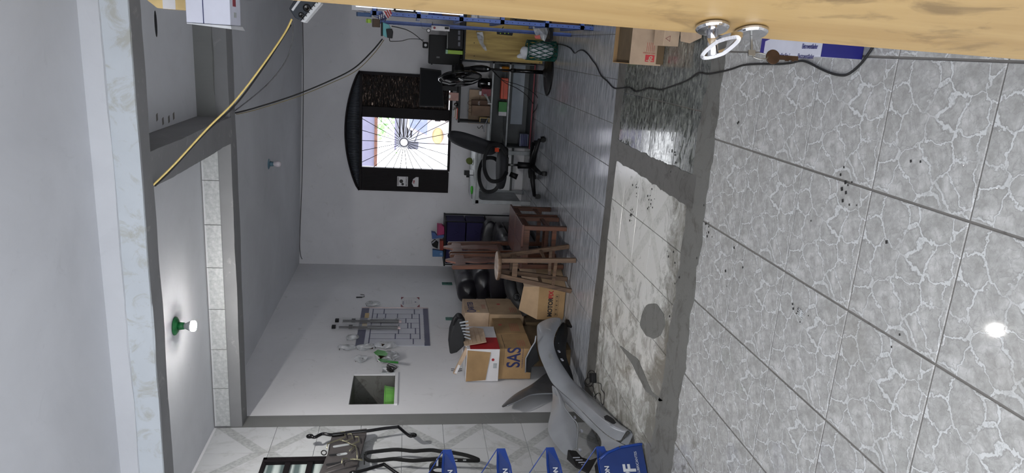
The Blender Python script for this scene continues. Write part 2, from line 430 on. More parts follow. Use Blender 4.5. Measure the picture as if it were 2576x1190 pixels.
# floor: base slab, single tiles, cement bands
floor = struct(mk('floor', G().box(XL-.3, XR+.2, -.6, YB+.2, -.12, -.004), M['grout']))
_tm = {}
def floor_tile(x0, x1, y0, y1, mat, gx, gy):
    w_, d_ = round(x1-x0-gx, 4), round(y1-y0-gy, 4)
    if w_ < .02 or d_ < .02: return
    key = (w_, d_, mat)
    if key not in _tm:
        g = G(); h = .004; e = .0015
        a = [(-w_/2,-d_/2),(w_/2,-d_/2),(w_/2,d_/2),(-w_/2,d_/2)]
        b = [(x-math.copysign(e,x), y-math.copysign(e,y)) for x, y in a]
        bt = [g.bm.verts.new((x,y,-h)) for x, y in a]; md = [g.bm.verts.new((x,y,-.0012)) for x, y in a]; tp = [g.bm.verts.new((x,y,0)) for x, y in b]
        for i in range(4):
            j = (i+1)%4; g.bm.faces.new((bt[i],bt[j],md[j],md[i])); g.bm.faces.new((md[i],md[j],tp[j],tp[i]))
        g.bm.faces.new(tp)
        me = bpy.data.meshes.new('tile'); g.bm.to_mesh(me); g.bm.free(); me.materials.append(M[mat]); _tm[key] = me
    o = bpy.data.objects.new('tile', _tm[key]); COL.objects.link(o); o.parent = floor
    o.location = ((x0+x1)/2, (y0+y1)/2, random.uniform(-.0006, .0004))
    o.rotation_euler = (random.uniform(-1,1)*.0012, random.uniform(-1,1)*.0012, 0)
    if mat == 'diag' and abs(w_-d_) < .01 and (round(x0/.334)+round(y0/.334)) % 2: o.rotation_euler.z = PI/2
def tile_zone(xa, xb, ya, yb, x0, y0, s, sy, mat, gx, gy):
    xs = [xa]+[x0+s*k for k in range(-30, 30) if xa+.01 < x0+s*k < xb-.01]+[xb]
    ys = [ya]+[y0+sy*k for k in range(-30, 30) if ya+.01 < y0+sy*k < yb-.01]+[yb]
    for i in range(len(xs)-1):
        for j in range(len(ys)-1): floor_tile(xs[i], xs[i+1], ys[j], ys[j+1], mat, gx, gy)
tile_zone(XL, XR, YF, 3.56, -.4027, 2.658, .45, .45, 'vein', .0085, .006)
tile_zone(-.70, XR, 3.66, 5.30, -.278, 4.985, .45, .45, 'marble', .005, .004)
tile_zone(XL, -.74, 3.66, 5.30, -1.11, 4.98, .334, .334, 'diag', .0045, .004)
tile_zone(XL, XR, 5.40, YB, -.194, 5.745, .3425, .348, 'streak', .004, .004)
def band(name, pa, pb, mat, amp=.02, step=.03, z=.0022, par=None):
    """ragged strip between two polylines given as functions of t"""
    g = G(); n = int(max((V(*pa[-1])-V(*pa[0])).length, .1)/step)
    def samp(pl, t):
        f = t*(len(pl)-1); i = min(int(f), len(pl)-2); return V(*pl[i]).lerp(V(*pl[i+1]), f-i)
    A = []; B = []
    for i in range(n+1):
        t = i/n; a = samp(pa, t); b = samp(pb, t); d = (b-a).normalized()
        a = a + d*(noise.noise(a*9)*amp*1.6 + noise.noise(a*37)*amp*.7); b = b + d*(noise.noise(b*9)*amp*1.6 + noise.noise(b*41)*amp*.7)
        A.append(a); B.append(b)
    for i in range(n):
        q = [A[i], A[i+1], B[i+1], B[i]]
        g.poly([(p.x, p.y, z) for p in q])
    for L_ in (A, B):
        for i in range(n): g.poly([(L_[i].x, L_[i].y, z), (L_[i+1].x, L_[i+1].y, z), (L_[i+1].x, L_[i+1].y, -.004), (L_[i].x, L_[i].y, -.004)])
    bmesh.ops.remove_doubles(g.bm, verts=g.bm.verts, dist=1e-5)
    return part(name, g, mat, par or floor)
band('cement_band', [(XL,3.49,0),(-2.1,3.50,0),(-1.3,3.52,0),(-.4,3.53,0),(XR,3.55,0)], [(XL,3.86,0),(-2.4,3.84,0),(-1.9,3.80,0),(-1.2,3.78,0),(-.5,3.77,0),(0,3.70,0),(XR,3.70,0)], M['cement'], .022)
band('cement_band', [(XL,5.22,0),(-1.5,5.27,0),(-.6,5.255,0),(XR,5.24,0)], [(XL,5.50,0),(-2.2,5.49,0),(-1.2,5.44,0),(-.4,5.44,0),(XR,5.42,0)], M['cementd'], .01, z=.0026)
band('cement_band', [(-.83,3.70,0),(-.81,4.4,0),(-.80,5.30,0)], [(-.63,3.70,0),(-.65,4.4,0),(-.645,5.30,0)], M['cementd'], .008, z=.003)
g = G(); c0 = AZ(1642, 808); pts = []
for k in range(30):
    a = 2*PI*k/30; r = 1+.12*noise.noise(V(math.cos(a), math.sin(a), 3)*2)
    q = AZ(1642+28*r*math.cos(a)*1.1, 808+44*r*math.sin(a)); pts.append((q.x, q.y, .0))
g.prism([(p[0], p[1], -.003) for p in pts], (0, 0, .0052)); part('cement_patch', g, M['cement'], floor)
band('cement_patch', [AZ(1560,872), AZ(1590,915), AZ(1625,985), AZ(1660,1010)], [AZ(1562,870), AZ(1606,905), AZ(1640,985), AZ(1668,1008)], M['cement'], .006)
# crumbs and chips on the floor
g = G()
for px, py, n_, sp_ in ((2132,470,9,.03), (2010,785,8,.03), (1590,540,10,.03), (1860,690,5,.12), (2130,730,4,.2), (1640,500,12,.05), (1860,300,3,.05), (1700,700,10,.1), (1780,570,8,.04), (2260,860,2,.02), (1600,470,8,.05), (2320,405,1,.01), (1700,390,10,.05)):
    c = AZ(px, py)
    for i in range(n_):
        x, y = c.x+random.gauss(0, sp_), c.y+random.gauss(0, sp_); r = random.uniform(.002, .006)
        g.obox((x, y, .003), (r, r*.4, 0), (-r*.3, r*.6, 0), (0, 0, r*.3))
tag(mk('floor_debris', g, M['ink']), 'dark crumbs and grit scattered over the floor tiles', 'debris')['kind'] = 'stuff'

# walls
def holes(g, ax, c0, c1, u0, u1, v0, v1, hs):
    us = sorted({u0, u1, *[h[0] for h in hs], *[h[1] for h in hs]}); vs = sorted({v0, v1, *[h[2] for h in hs], *[h[3] for h in hs]})
    for i in range(len(us)-1):
        for j in range(len(vs)-1):
            cu, cv = (us[i]+us[i+1])/2, (vs[j]+vs[j+1])/2
            if any(h[0] < cu < h[1] and h[2] < cv < h[3] for h in hs): continue
            if ax == 0: g.box(c0, c1, us[i], us[i+1], vs[j], vs[j+1])
            else: g.box(us[i], us[i+1], c0, c1, vs[j], vs[j+1])
    return g
NY0, NY1, NZ0, NZ1 = 5.635, 6.21, 1.675, 2.065
WIN = (-1.72, -.46, 1.06, 2.235)
wl = struct(mk('wall_left', holes(G(), 0, XL-.36, XL, -.4, YB+.2, -.1, 3.4, [(NY0, NY1, NZ0, NZ1), (6.24, 6.35, 1.69, 1.80)]), M['wall2']))
wb = struct(mk('wall_back', holes(G(), 1, YB, YB+.18, XL-.36, XR+.2, -.1, 3.4, [WIN]), M['wall']))
wr = struct(mk('wall_right', G().box(XR, XR+.15, -.4, YB+.18, -.1, 3.4), M['wall']))
wf = struct(mk('wall_front', holes(G(), 1, YF-.15, YF, XL-.36, XR+.15, -.1, 3.4, [(-2.75, .40, -.1, 2.5)]), M['wall']))
part('niche_lining', G().box(XL-.40, XL-.35, NY0-.1, NY1+.1, NZ0-.1, NZ1+.1).box(XL-.36, XL-.012, NY1-.006, NY1, NZ0, NZ1).box(XL-.36, XL-.012, NY0, NY0+.006, NZ0, NZ1).box(XL-.36, XL-.012, NY0, NY1, NZ1-.006, NZ1), M['cement'], wl)
part('niche_sill', G().box(XL-.36, XL+.015, NY0-.02, NY1+.03, NZ0-.03, NZ0), M['wall2'], wl, bevel=.004)
for k in range(3):
    for j in range(2):
        part('brick', G().box(XL-.36, XL-.30, NY0+.02+j*.20, NY0+.20+j*.20, NZ0+.001+k*.09, NZ0+.086+k*.09), M['brick'], wl, bevel=.004)
# ceiling (slab bottoms) and beams
g = G().box(XL-.3, XR+.1, YF-.1, 3.6, ZC, ZC+.2).box(XL-.3, XR+.1, 3.6, 5.35, 3.09, 3.3)
g.hexa([(XL-.3,5.3,3.105),(XR+.1,5.3,2.99),(XR+.1,YB+.1,2.965),(XL-.3,YB+.1,3.075),(XL-.3,5.3,3.4),(XR+.1,5.3,3.4),(XR+.1,YB+.1,3.4),(XL-.3,YB+.1,3.4)])
ceil = struct(mk('ceiling', g, M['ceil']))
def rough_beam(name, x0, x1, y0, y1, z0, z1, mat, amp=.004, along='X', n=50):
    g = G(); rings = []
    for i in range(n+1):
        t = i/n; u = x0+(x1-x0)*t if along == 'X' else y0+(y1-y0)*t
        o = [noise.noise(V(u*2.3, k*7.1, 0))*amp*1.6+noise.noise(V(u*11, k*3.7, 5))*amp*.5 for k in range(6)]
        if along == 'X': q = [(u,y0,z1),(u,y0+o[0],z0+o[1]),(u,y1+o[2],z0+o[3]),(u,y1,z1)]
        else: q = [(x0,u,z1),(x0+o[0],u,z0+o[1]),(x1+o[2],u,z0+o[3]),(x1,u,z1)]
        rings.append([g.bm.verts.new(p) for p in q])
    for A, B in zip(rings, rings[1:]):
        for k in range(3): g.bm.faces.new((A[k], A[k+1], B[k+1], B[k]))
    g.bm.faces.new(rings[0]); g.bm.faces.new(rings[-1][::-1])
    return mk(name, g, mat)
b1 = struct(rough_beam('trim_1', XL-.1, XR+.05, 3.53, 3.665, 2.865, 3.12, M['beam']))
rb = rough_beam('whitewashed_face', XL-.1, XR+.05, 3.518, 3.532, 2.868, 2.995, M['beamw'], .004); rb.parent = b1
rb = rough_beam('plaster_coat', XL-.1, XR+.05, 3.502, 3.535, 2.985, 3.09, M['ceil'], .006); rb.parent = b1
b2 = struct(rough_beam('trim_2', XL-.1, XR+.05, 5.28, 5.455, 2.875, 3.12, M['beam'], .003))
rb = rough_beam('plaster_patch', -.62, XR+.05, 5.262, 5.29, 2.965, 3.10, M['strip'], .012); rb.parent = b2
xj = AY(538, 454, 5.28).x
for k in range(-1, 8):
    x1 = xj-.334*k; x0 = x1-.330
    if x0 < XL: x0 = XL
    x1 = min(x1, -.8)
    if x1-x0 < .04: continue
    o = mk('tile', G().box(-(x1-x0)/2, (x1-x0)/2, -.006, .006, -.058, .058), M['diagw'], None, bevel=.001); o.parent = b2
    o.location = ((x0+x1)/2, 5.272, 3.022)
b3 = struct(rough_beam('trim_3', -.80, -.615, 3.64, 5.30, 2.868, 3.12, M['beam'], .005, 'Y'))
pl = struct(rough_beam('trim_4', XL-.1, XL+.006, 5.27, 5.45, -.02, 3.0, M['strip'], .0, 'X', 2))
# left wall tiles (near the camera)
zs = [0]+[.93+.334*k for k in range(-2, 7) if 0.02 < .93+.334*k < 2.86]+[3.07]
ysj = [4.90-.334*k for k in range(0, 8)]; ysj = [5.27]+ysj
_wt = {}
for i in range(len(ysj)-1):
    for j in range(len(zs)-1):
        w_, h_ = round(ysj[i]-ysj[i+1]-.004, 4), round(zs[j+1]-zs[j]-.004, 4)
        if (w_, h_) not in _wt:
            g = G().box(-.004, .004, -w_/2, w_/2, -h_/2, h_/2); me = bpy.data.meshes.new('tile'); bmesh.ops.bevel(g.bm, geom=[e for e in g.bm.edges], offset=.001, segments=1, affect='EDGES')
            g.bm.to_mesh(me); g.bm.free(); me.materials.append(M['diagw']); _wt[(w_, h_)] = me
        o = bpy.data.objects.new('tile', _wt[(w_, h_)]); COL.objects.link(o); o.parent = wl
        o.location = (XL+.003+random.uniform(-.0005,.0005), (ysj[i]+ysj[i+1])/2, (zs[j]+zs[j+1])/2)
        if (i+j) % 2: o.rotation_euler = (0, 0, PI)
# hole punched in the cross-beam bay and cracks
g = G(); c = V(.02, 4.02, 3.089); q = []
h0 = AZ(392, 60, 3.089)
for k in range(14):
    a = 2*PI*k/14; q.append((h0.x+.075*math.cos(a)*(1+.2*noise.noise(V(k,1,2))), h0.y+.02*math.sin(a)*(1+.3*noise.noise(V(k,5,2))), 3.088))
g.prism(q, (0, 0, .002)); part('broken_hole', g, M['linen'], ceil)
g = G()
for px, py in ((395,295), (410,305), (425,300), (437,292)):
    c = AZ(px, py, 3.089); g.obox((c.x, c.y, 3.0895), (.02,0,0), (.004,.012,0), (0,0,.0015))
part('chipped_patches', g, M['grout'], ceil)

# ------------------------------------------------------------------ door at the camera's right
DE = AY(1663, 84, 1.13); DE.z = 0
da = math.radians(20.0); dt = V(math.sin(da), -math.cos(da), 0); dn = V(-math.cos(da), -math.sin(da), 0)
door = struct(bpy.data.objects.new('door_1', None)); COL.objects.link(door); door.location = DE; _W[door.name] = DE.copy()
g = G(); p0 = DE.copy(); p1 = DE+dt*.82; th = -dn*.035
_xa, _xb = AY(705, 0, DE.y), AY(2576, 152, DE.y); _k = (_xa.x-_xb.x)/(_xa.z-_xb.z)      # the leaf hangs slightly out of plumb
def lean(z): return V(_xb.x+_k*(z-_xb.z)-DE.x, 0, z)
g.hexa([q+lean(0) for q in (p0, p1, p1+th, p0+th)]+[q+lean(2.1) for q in (p0, p1, p1+th, p0+th)])
part('door_leaf', g, M['doorw'], door, bevel=.003)
for xa_, xb_ in ((895, 990), (996, 1040), (1046, 1165)):  # window light caught by the free edge, put in as thin white strips
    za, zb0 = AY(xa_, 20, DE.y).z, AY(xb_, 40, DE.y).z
    part('painted_edge_glint', G().bar(tuple(p0+lean(za)+dt*.0003+dn*.0003), tuple(p0+lean(zb0)+dt*.0003+dn*.0003), .0014, .0014), M['white'], door)
def onface(px, py, off=0.0):
    d = _rt*(595-py) + _up*(1288-px) + _fw*F_PX; q0 = DE+dn*off
    t = (q0-CAMP).dot(dn)/d.dot(dn); return CAMP+d*t
r1 = onface(1792, 66, .0); r2 = onface(1890, 78, .0)
part('handle_rose', G().lathe([(.026,0),(.026,.004),(.023,.007),(.012,.008),(.0,.008)], r1, dn, 32), M['chrome'], door, smooth=False, bevel=.0006)
part('lock_rose', G().lathe([(.026,0),(.026,.004),(.023,.007),(.012,.008),(.0,.008)], r2, dn, 32), M['chrome'], door, bevel=.0006)
neck = r1+dn*.042
lever = part('lever_handle', G().cyl(r1+dn*.006, neck+dn*.006, .0085, .0085, 20), M['chrome'], door, smooth=True)
# loop-shaped lever: a flat band bent into a leaf-shaped ring
lp = []
for k in range(36):
    a = 2*PI*k/36; sn = math.sin(a)*(1-.3*abs(math.cos(a)))
    lp.append(AY(1816+46*math.cos(a)+7*sn, 115-24*math.cos(a)+15*sn, neck.y-.010-.022*math.cos(a)))
part('lever_loop', G().tube(lp, .004, 10, closed=True, flat=(.006, .016, (lp[9]-lp[27]).cross(lp[0]-lp[18]).normalized())), M['chrome'], door, bevel=.001)
# key in the lock with a ring and a second key hanging on it
key = thing('key_ring', 'bronze key hanging from a steel ring on the key in the door lock', 'keys', r2+dn*.02)
part('inserted_key', G().obox(r2+dn*.022, dn*.014, dt*.0012, V(0,0,.0018)).obox(r2+dn*.036, dn*.005, dt*.0014, V(0,0,.006)), M['steel'], key, bevel=.0005)
rc = r2+dn*.040+V(0,0,-.014); rr = [rc+V(0,0,1)*.013*math.cos(2*PI*k/24)+(dn*.6+dt*.3)*.010*math.sin(2*PI*k/24) for k in range(24)]
part('ring', G().tube(rr, .0012, 8, closed=True), M['steel'], key, smooth=True)
kc = rc+V(0,0,-.022)
fx = (_rt+dn*.1).normalized(); fx.z = 0; fx.normalize(); fn = fx.cross(V(0,0,1))
part('key_head', G().lathe([(.0118,-.0012),(.0118,.0012)], kc, fn, 28), M['brass'], key, bevel=.0005)
part('key_blade', G().obox(kc+V(0,0,-.026), V(0,0,.017), fx*.0036, fn*.001).obox(kc+V(0,0,-.024)-fx*.0042, V(0,0,.003), fx*.001, fn*.001).obox(kc+V(0,0,-.034)-fx*.0042, V(0,0,.002), fx*.001, fn*.001), M['brass'], key)

# ------------------------------------------------------------------ back window
win = struct(bpy.data.objects.new('window_1', None)); COL.objects.link(win); win.location = (-1.1, YB, 1.06); _W[win.name] = V(-1.1, YB, 1.06)
X0, X1, Z0, Z1 = -2.02, -.45, 1.055, 2.24
g = G(); yf = YB-.035
for a, b in (((X1, Z0), (X1, Z1)), ((X0+.30, Z0), (X0+.30, Z1)), ((-1.005, Z0), (-1.005, Z1))): g.box(a[0]-.018, a[0]+.018, yf, YB+.03, a[1], b[1])
g.box(X0, X1+.018, yf, YB+.03, Z1-.018, Z1+.018)
g.box(X0+.30, X1, yf+.01, YB+.03, Z0-.02, Z0+.012)
part('frame', g, M['iron'], win, bevel=.003)
ar = []; n = 26
for k in range(n+1):
    t = k/n; x = X0+(X1+.018-X0)*t; ar.append((x, 2.255+.185*math.sin(PI*t)**.75 if 0 < t < 1 else 2.255))
part('arch_rim', G().tube([(x, YB-.03, z) for x, z in ar], .014, 8), M['iron'], win, smooth=True)
part('arch_panel', G().prism([(x, YB-.012, z) for x, z in ar], (0, .01, 0)), P('dark_arch_sheet', (30,32,38), .3, .3), win)
for k in range(70):
    x = X0+.03+(X1-X0-.04)*k/69; t = (x-X0)/(X1+.018-X0); z = 2.255+.185*math.sin(PI*t)**.75
    part('arch_slat', G().cyl((x, YB-.016, 2.256), (x, YB-.016, z-.008), .010, .010, 8), M['arch'] , win, smooth=True)
# sunburst grille
hc = V(-1.345, YB-.0, 1.665)
gx0, gx1, gz0, gz1 = X0+.318, -1.023, Z0+.01, Z1-.018
hub = [hc+V(.055*math.cos(2*PI*k/24), 0, .055*math.sin(2*PI*k/24)) for k in range(24)]
part('grille_ring', G().tube(hub, .005, 6, closed=True), M['iron'], win)
for k in range(26):
    a = 2*PI*(k+.5)/26; dx, dz = math.cos(a), math.sin(a)
    t = min([(gx1-hc.x)/dx if dx > 1e-6 else 9, (gx0-hc.x)/dx if dx < -1e-6 else 9, (gz1-hc.z)/dz if dz > 1e-6 else 9, (gz0-hc.z)/dz if dz < -1e-6 else 9])
    part('grille_bar', G().cyl(hc+V(dx,0,dz)*.05, hc+V(dx,0,dz)*t, .0042, .0042, 6), M['iron'], win, smooth=True)
# shutters
sh = part('shutter', G().box(X0, X0+.285, YB-.03, YB-.012, Z0-.01, Z1-.02), M['iron'], win, bevel=.002)
for k in range(14):
    x = X0+.02+k*.0185; part('shutter_rib', G().box(x, x+.009, YB-.036, YB-.029, Z0+.01, Z1-.04), M['iron'], sh)
part('sticker', G().box(-1.945, -1.81, YB-.0385, YB-.0365, 1.60, 1.745), M['paper'], sh)
part('sticker_print', G().lathe([(.026,0),(.026,.001)], (-1.875, YB-.039, 1.69), (0,-1,0), 18).lathe([(.018,0),(.018,.001)], (-1.915, YB-.039, 1.67), (0,-1,0), 18).box(-1.935,-1.82,YB-.0396,YB-.0384,1.728,1.736), M['ink'], sh)
text('sticker_lettering', 'MECÂNICO', (-1.94, YB-.0392, 1.612), (1,0,0), (0,0,1), .024, M['ink'], sh, .0006)
part('sticker', G().prism([(-1.945,YB-.037,1.455),(-1.81,YB-.037,1.455),(-1.81,YB-.037,1.49),(-1.84,YB-.037,1.53),(-1.90,YB-.037,1.545),(-1.945,YB-.037,1.52)], (0,-.0015,0)), M['paper'], sh)
text('sticker_lettering', 'FM', (-1.90, YB-.0395, 1.505), (1,0,0), (0,0,1), .035, M['red'], sh, .001)
part('textured_pane', G().box(-.985, -.468, YB-.005, YB+.005, 1.08, 2.222), M['pebble'], win)
part('inner_leaf', G().box(-1.0, -.88, YB-.05, YB-.02, Z0+.01, Z1-.02), M['iron'], win, bevel=.003)
part('sill', G().box(-1.72, -.46, YB-.005, YB+.18, Z0-.03, Z0), M['wall'], win)

# ------------------------------------------------------------------ outside the window
struct(mk('ground', G().box(-30, 30, YB+.2, 60, -.25, -.15), M['yard']))
ew = thing('neighbour_porch_roof', 'lavender grey porch roof edge outside along the top of the window', 'roof', (-2.4, 12.5, 0))
e0 = AY(908, 420, 12.5); e1 = AY(948, 270, 12.5)
part('roof_board', G().box(-4.5, 1.0, 12.4, 13.4, e1.z+.02, e0.z+.25), M['eave'], ew)
part('roof_edge', G().box(-4.5, 1.0, 12.36, 12.42, e1.z-.02, e1.z+.03), M['brick'], ew)
part('post', G().box(-4.2, -4.05, 12.6, 12.75, -.15, e1.z+.02), M['eave'], ew)
part('post', G().box(.6, .75, 12.6, 12.75, -.15, e1.z+.02), M['eave'], ew)
tr = thing('garden_bush', 'leafy green bush outside seen through the upper right of the window grille', 'plant', tuple(AY(975, 300, 20)*V(1,1,1).x if False else (AY(975,300,20).x, 20, -.15)))
bc = AY(975, 285, 20); g = G()
for k in range(260):
    p = bc+V(random.gauss(.15,.36), random.gauss(0,.4), random.gauss(0,.3)); a = random.uniform(0, 6.28); r = random.uniform(.04,.09)
    u = V(math.cos(a), .3*math.sin(a*3), math.sin(a))*r; v_ = V(-math.sin(a), .5, math.cos(a))*r*.5
    g.poly([p-u, p+v_, p+u, p-v_])
part('foliage', g, M['leaf'], tr, solid=.004)['kind'] = 'stuff'
part('stem', G().cyl((bc.x, 20, -.15), (bc.x, 20, bc.z), .07, .03, 10), M['brick'], tr)
gb = thing('grey_outbuilding', 'grey block shed with a louvred side behind the window grille', 'building', (-1.4, 17, -.15))
a0 = AY(1040, 372, 17); a1 = AY(998, 283, 17)
part('wall', G().box(a0.x, a1.x+.6, 17, 18.2, -.15, a1.z), M['greyb'], gb)
for k in range(4): part('louvre', G().bar((a0.x+.25, 16.97, a1.z-.08-.09*k), (a1.x+.4, 16.97, a1.z-.08-.09*k), .02, .03), M['iron'], gb)
part('roof', G().box(a0.x-.05, a1.x+.7, 16.9, 18.3, a1.z, a1.z+.04), M['eave'], gb)
tk = thing('parked_truck', 'white truck front parked outside behind the lower window grille', 'truck', (-1.3, 13.2, -.15))
t0 = AY(1052, 378, 13); tb = AY(1128, 283, 13); tx0, tx1 = t0.x, t0.x+1.9
part('body', G().prism([(tx0,13,tb.z-.3),(tx0,13,tb.z+.33),(tx0+.12,13,tb.z+.36),(tx1-.12,13,tb.z+.36),(tx1,13,tb.z+.33),(tx1,13,tb.z-.3)], (0,2.2,0)), M['carw'], tk, bevel=.05, seg=3)
part('cab', G().prism([(tx0+.15,13.6,tb.z+.33),(tx0+.3,13.75,tb.z+.75),(tx1-.3,13.75,tb.z+.75),(tx1-.15,13.6,tb.z+.33)], (0,1.4,0)), M['carw'], tk, bevel=.05, seg=3)
part('windscreen', G().prism([(tx0+.22,13.57,tb.z+.36),(tx0+.34,13.70,tb.z+.70),(tx1-.34,13.70,tb.z+.70),(tx1-.22,13.57,tb.z+.36)], (0,.02,0)), P('pale_windscreen', (170,180,205), .1), tk)
part('grille', G().box(tx0+.55, tx1-.55, 12.97, 13.01, tb.z+.14, tb.z+.24), M['iron'], tk)
part('headlamp', G().ball((tx0+.28, 13.0, tb.z+.18), .13, 14, 9, (1.2,.4,.8)), P('amber_headlamp', (196,176,130), .2), tk, smooth=True)
part('headlamp', G().ball((tx1-.28, 13.0, tb.z+.18), .13, 14, 9, (1.2,.4,.8)), P('amber_headlamp2', (196,176,130), .2), tk, smooth=True)
part('bumper', G().box(tx0-.03, tx1+.03, 12.9, 13.05, tb.z-.2, tb.z+.06), M['carw'], tk, bevel=.03)
text('bumper_lettering', 'NPA', (tx0+.55, 12.895, tb.z-.02), (1,0,0), (0,0,1), .12, M['ink'], tk)
for sx in (tx0+.2, tx1-.2):
    part('wheel', G().cyl((sx-.1, 13.5, .18), (sx+.1, 13.5, .18), .33, .33, 20), M['rubber'], tk)
part('mirror', G().obox((tx0+.0, 13.6, tb.z+.62), (.07,0,0), (0,.03,0), (0,0,.1)).bar((tx0+.05,13.6,tb.z+.6), (tx0+.3,13.65,tb.z+.5), .02, .02), P('grey_mirror', (110,112,124), .5), tk)

# ------------------------------------------------------------------ ceiling lamps
def lamp(name, label, top, base, basec, bulb, lit):
    t = thing(name, label, 'lamp', top)
    x, y, z = top
    part('ceiling_plate', G().lathe([(.062,0),(.06,-.008),(.045,-.018),(.03,-.022)], top, (0,0,1), 28), basec, t, smooth=True)
    part('socket', G().cyl((x,y,z-.02), (x,y,z-.058), .027, .023, 20), basec, t, smooth=True)
    if lit:
        part('bulb_body', G().lathe([(.018,-.056),(.020,-.068),(.030,-.088),(.0335,-.100)], top, (0,0,1), 24), M['whiteo'], t, smooth=True)
        part('dome_rim', G().lathe([(.0335,-.100),(.036,-.106),(.0365,-.112),(.0345,-.1205)], top, (0,0,1), 24), P('glowing_rim', (240,240,240), .3, emit=((255,250,245), 5)), t, smooth=True)
        part('glowing_dome', G().lathe([(.0345,-.121),(.029,-.127),(.015,-.1312),(.0,-.132)], top, (0,0,1), 24), M['lit'], t, smooth=True)
    else:
        part('bulb', G().lathe([(.016,-.055),(.018,-.066),(.029,-.085),(.031,-.10),(.029,-.118),(.020,-.131),(.0,-.137)], top, (0,0,1), 24), M['bulbfrost'], t, smooth=True)
    return t
g1 = AZ(440, 820, 3.088)
lamp('ceiling_lamp', 'lit bulb in a green and white ceiling socket over the middle bay', (g1.x, g1.y, 3.088), None, M['green'], None, True)
g2 = AZ(676, 412, 3.035)
lamp('ceiling_lamp', 'unlit frosted bulb in a blue grey ceiling socket over the far bay', (g2.x, g2.y, 3.045-.0), None, M['lampblue'], None, False)

# ------------------------------------------------------------------ cables in the air
def sag(p0, p1, s, n=24, side=V(0,0,0)):
    p0 = V(*p0); p1 = V(*p1); return [p0.lerp(p1, i/n)-V(0,0,s*4*(i/n)*(1-i/n))+side*4*(i/n)*(1-i/n) for i in range(n+1)]
ub = AY(745, 35, 4.0)                            # gadget position
cA = AZ(385, 468, 2.868); cB = V(AY(592, 283, 5.44).x, 5.44, AY(592, 283, 5.44).z)
y0_ = AY(735, 46, 4.0)
ym = AY(590, 262, 3.95)
def thru(P_, n=10):
    P_ = [V(*p) for p in P_]; out = []
    for i in range(len(P_)-1):
        a = P_[max(i-1,0)]; b = P_[i]; c = P_[i+1]; d = P_[min(i+2,len(P_)-1)]
        for k in range(n):
            t = k/n; out.append(.5*((2*b)+(c-a)*t+(2*a-5*b+4*c-d)*t*t+(3*b-a-3*c+d)*t**3))
    out.append(P_[-1]); return out
ycab = thru([AY(734,48,4.0), AY(715,85,3.98), AY(660,165,3.9), AY(590,255,3.85), AY(520,325,3.78), AY(440,412,3.7), AY(385,466,3.668)])
tag(mk('yellow_cable', G().tube(ycab, .005, 8), M['yellow'], smooth=True), 'thick yellow cable running from the black unit up to the near beam', 'cable')
bk = thru([AY(728,62,4.0), AY(660,168,3.91), AY(590,262,3.86), AY(515,332,3.79), AY(430,425,3.7), AY(410,445,3.69), AY(385,469,3.668)])
tag(mk('twin_cable', G().tube([p+V(0,.008,-.006) for p in bk], .0042, 6), M['rubber'], smooth=True), 'thin black cable strung beside the yellow cable', 'cable')
gc = thru([AY(733,50,4.0), AY(737,75,4.1), AY(734,110,4.3), AY(718,155,4.6), AY(680,205,4.95), AY(635,245,5.2), AY(592,278,5.45)])
tag(mk('grey_cable', G().tube(gc, .0042, 6), P('grey_cable_sheath', (82,82,86), .5), smooth=True), 'slack grey cable curving from the black unit to the far beam', 'cable')
ad = AY(970, 82, 6.15)
bc1 = thru([AY(592,284,5.46), AY(640,272,5.6), AY(740,240,5.75), AY(830,203,5.9), AY(890,172,6.0), AY(935,130,6.1), AY(962,98,6.15)])
tag(mk('black_cable', G().tube(bc1, .0062, 6), M['rubber'], smooth=True), 'black cable sagging from the far beam to the teal socket block', 'cable')
bc2 = thru([AY(592,286,5.46), AY(640,275,5.6), AY(740,244,5.75), AY(830,208,5.9), AY(895,176,6.0), AY(940,132,6.1), AY(964,99,6.16)])
tag(mk('yellow_striped_cable', G().tube([p+V(-.004,0,-.006) for p in bc2], .003, 6), P('olive_cable', (120,108,70), .5), smooth=True), 'thin olive cable hanging along the black cable by the back wall', 'cable')
# conduit line at the top of the back wall
cc = thru([AY(761,5,YB-.006), AY(763,215,YB-.006), AY(760,440,YB-.006), AY(754,600,YB-.006), AY(756,640,YB-.006), AY(760,652,YB-.006)], 6)
tag(mk('wall_cable', G().tube(cc, .005, 6), P('dusty_cable', (96,94,96), .7), smooth=True), 'grey cable pinned along the top of the back wall', 'cable')

# black and white unit
gd = thing('speaker_unit', 'black unit with a white slotted edge hanging high at the door side', 'device', tuple(AY(765, 20, 4.05)))
def U(px, py, y=4.0): return AY(px, py, y)
g = G(); g.prism([U(727,22), U(742,45), U(757,52), U(800,2), U(790,-18), U(758,-30)], (0, .09, 0)); part('housing', g, P('blue_black_plastic', (38,46,56), .5), gd, bevel=.004)
g = G(); g.prism([U(756,54,3.985), U(766,57,3.985), U(808,8,3.985), U(800,0,3.985)], (0, .1, 0)); rim = part('slotted_edge', g, M['white'], gd, bevel=.003)
for k in range(6):
    a = U(762+k*7, 47-k*8.2, 3.982); part('slot', G().obox(a, (.004,0,.005), (0,.003,0), (-.0015,0,.0012)), M['black'], rim)
g = G(); g.prism([U(733,24,3.985), U(737,28,3.985), U(757,0,3.985), U(753,-4,3.985)], (0, .02, 0)); part('white_strip', g, M['white'], gd)
for px, py, r in ((758,38,.014), (772,20,.020)): part('cone', G().lathe([(r,0),(r,.004),(r*.6,.006),(r*.3,.002),(0,.002)], U(px,py,3.998), (0,-1,0), 20), M['blackg'], gd, smooth=True)
a = U(790,-10,4.05); part('wall_bracket', G().box(a.x-.01, XR+.001, 4.03, 4.06, a.z-.015, a.z+.015), M['steel'], gd)

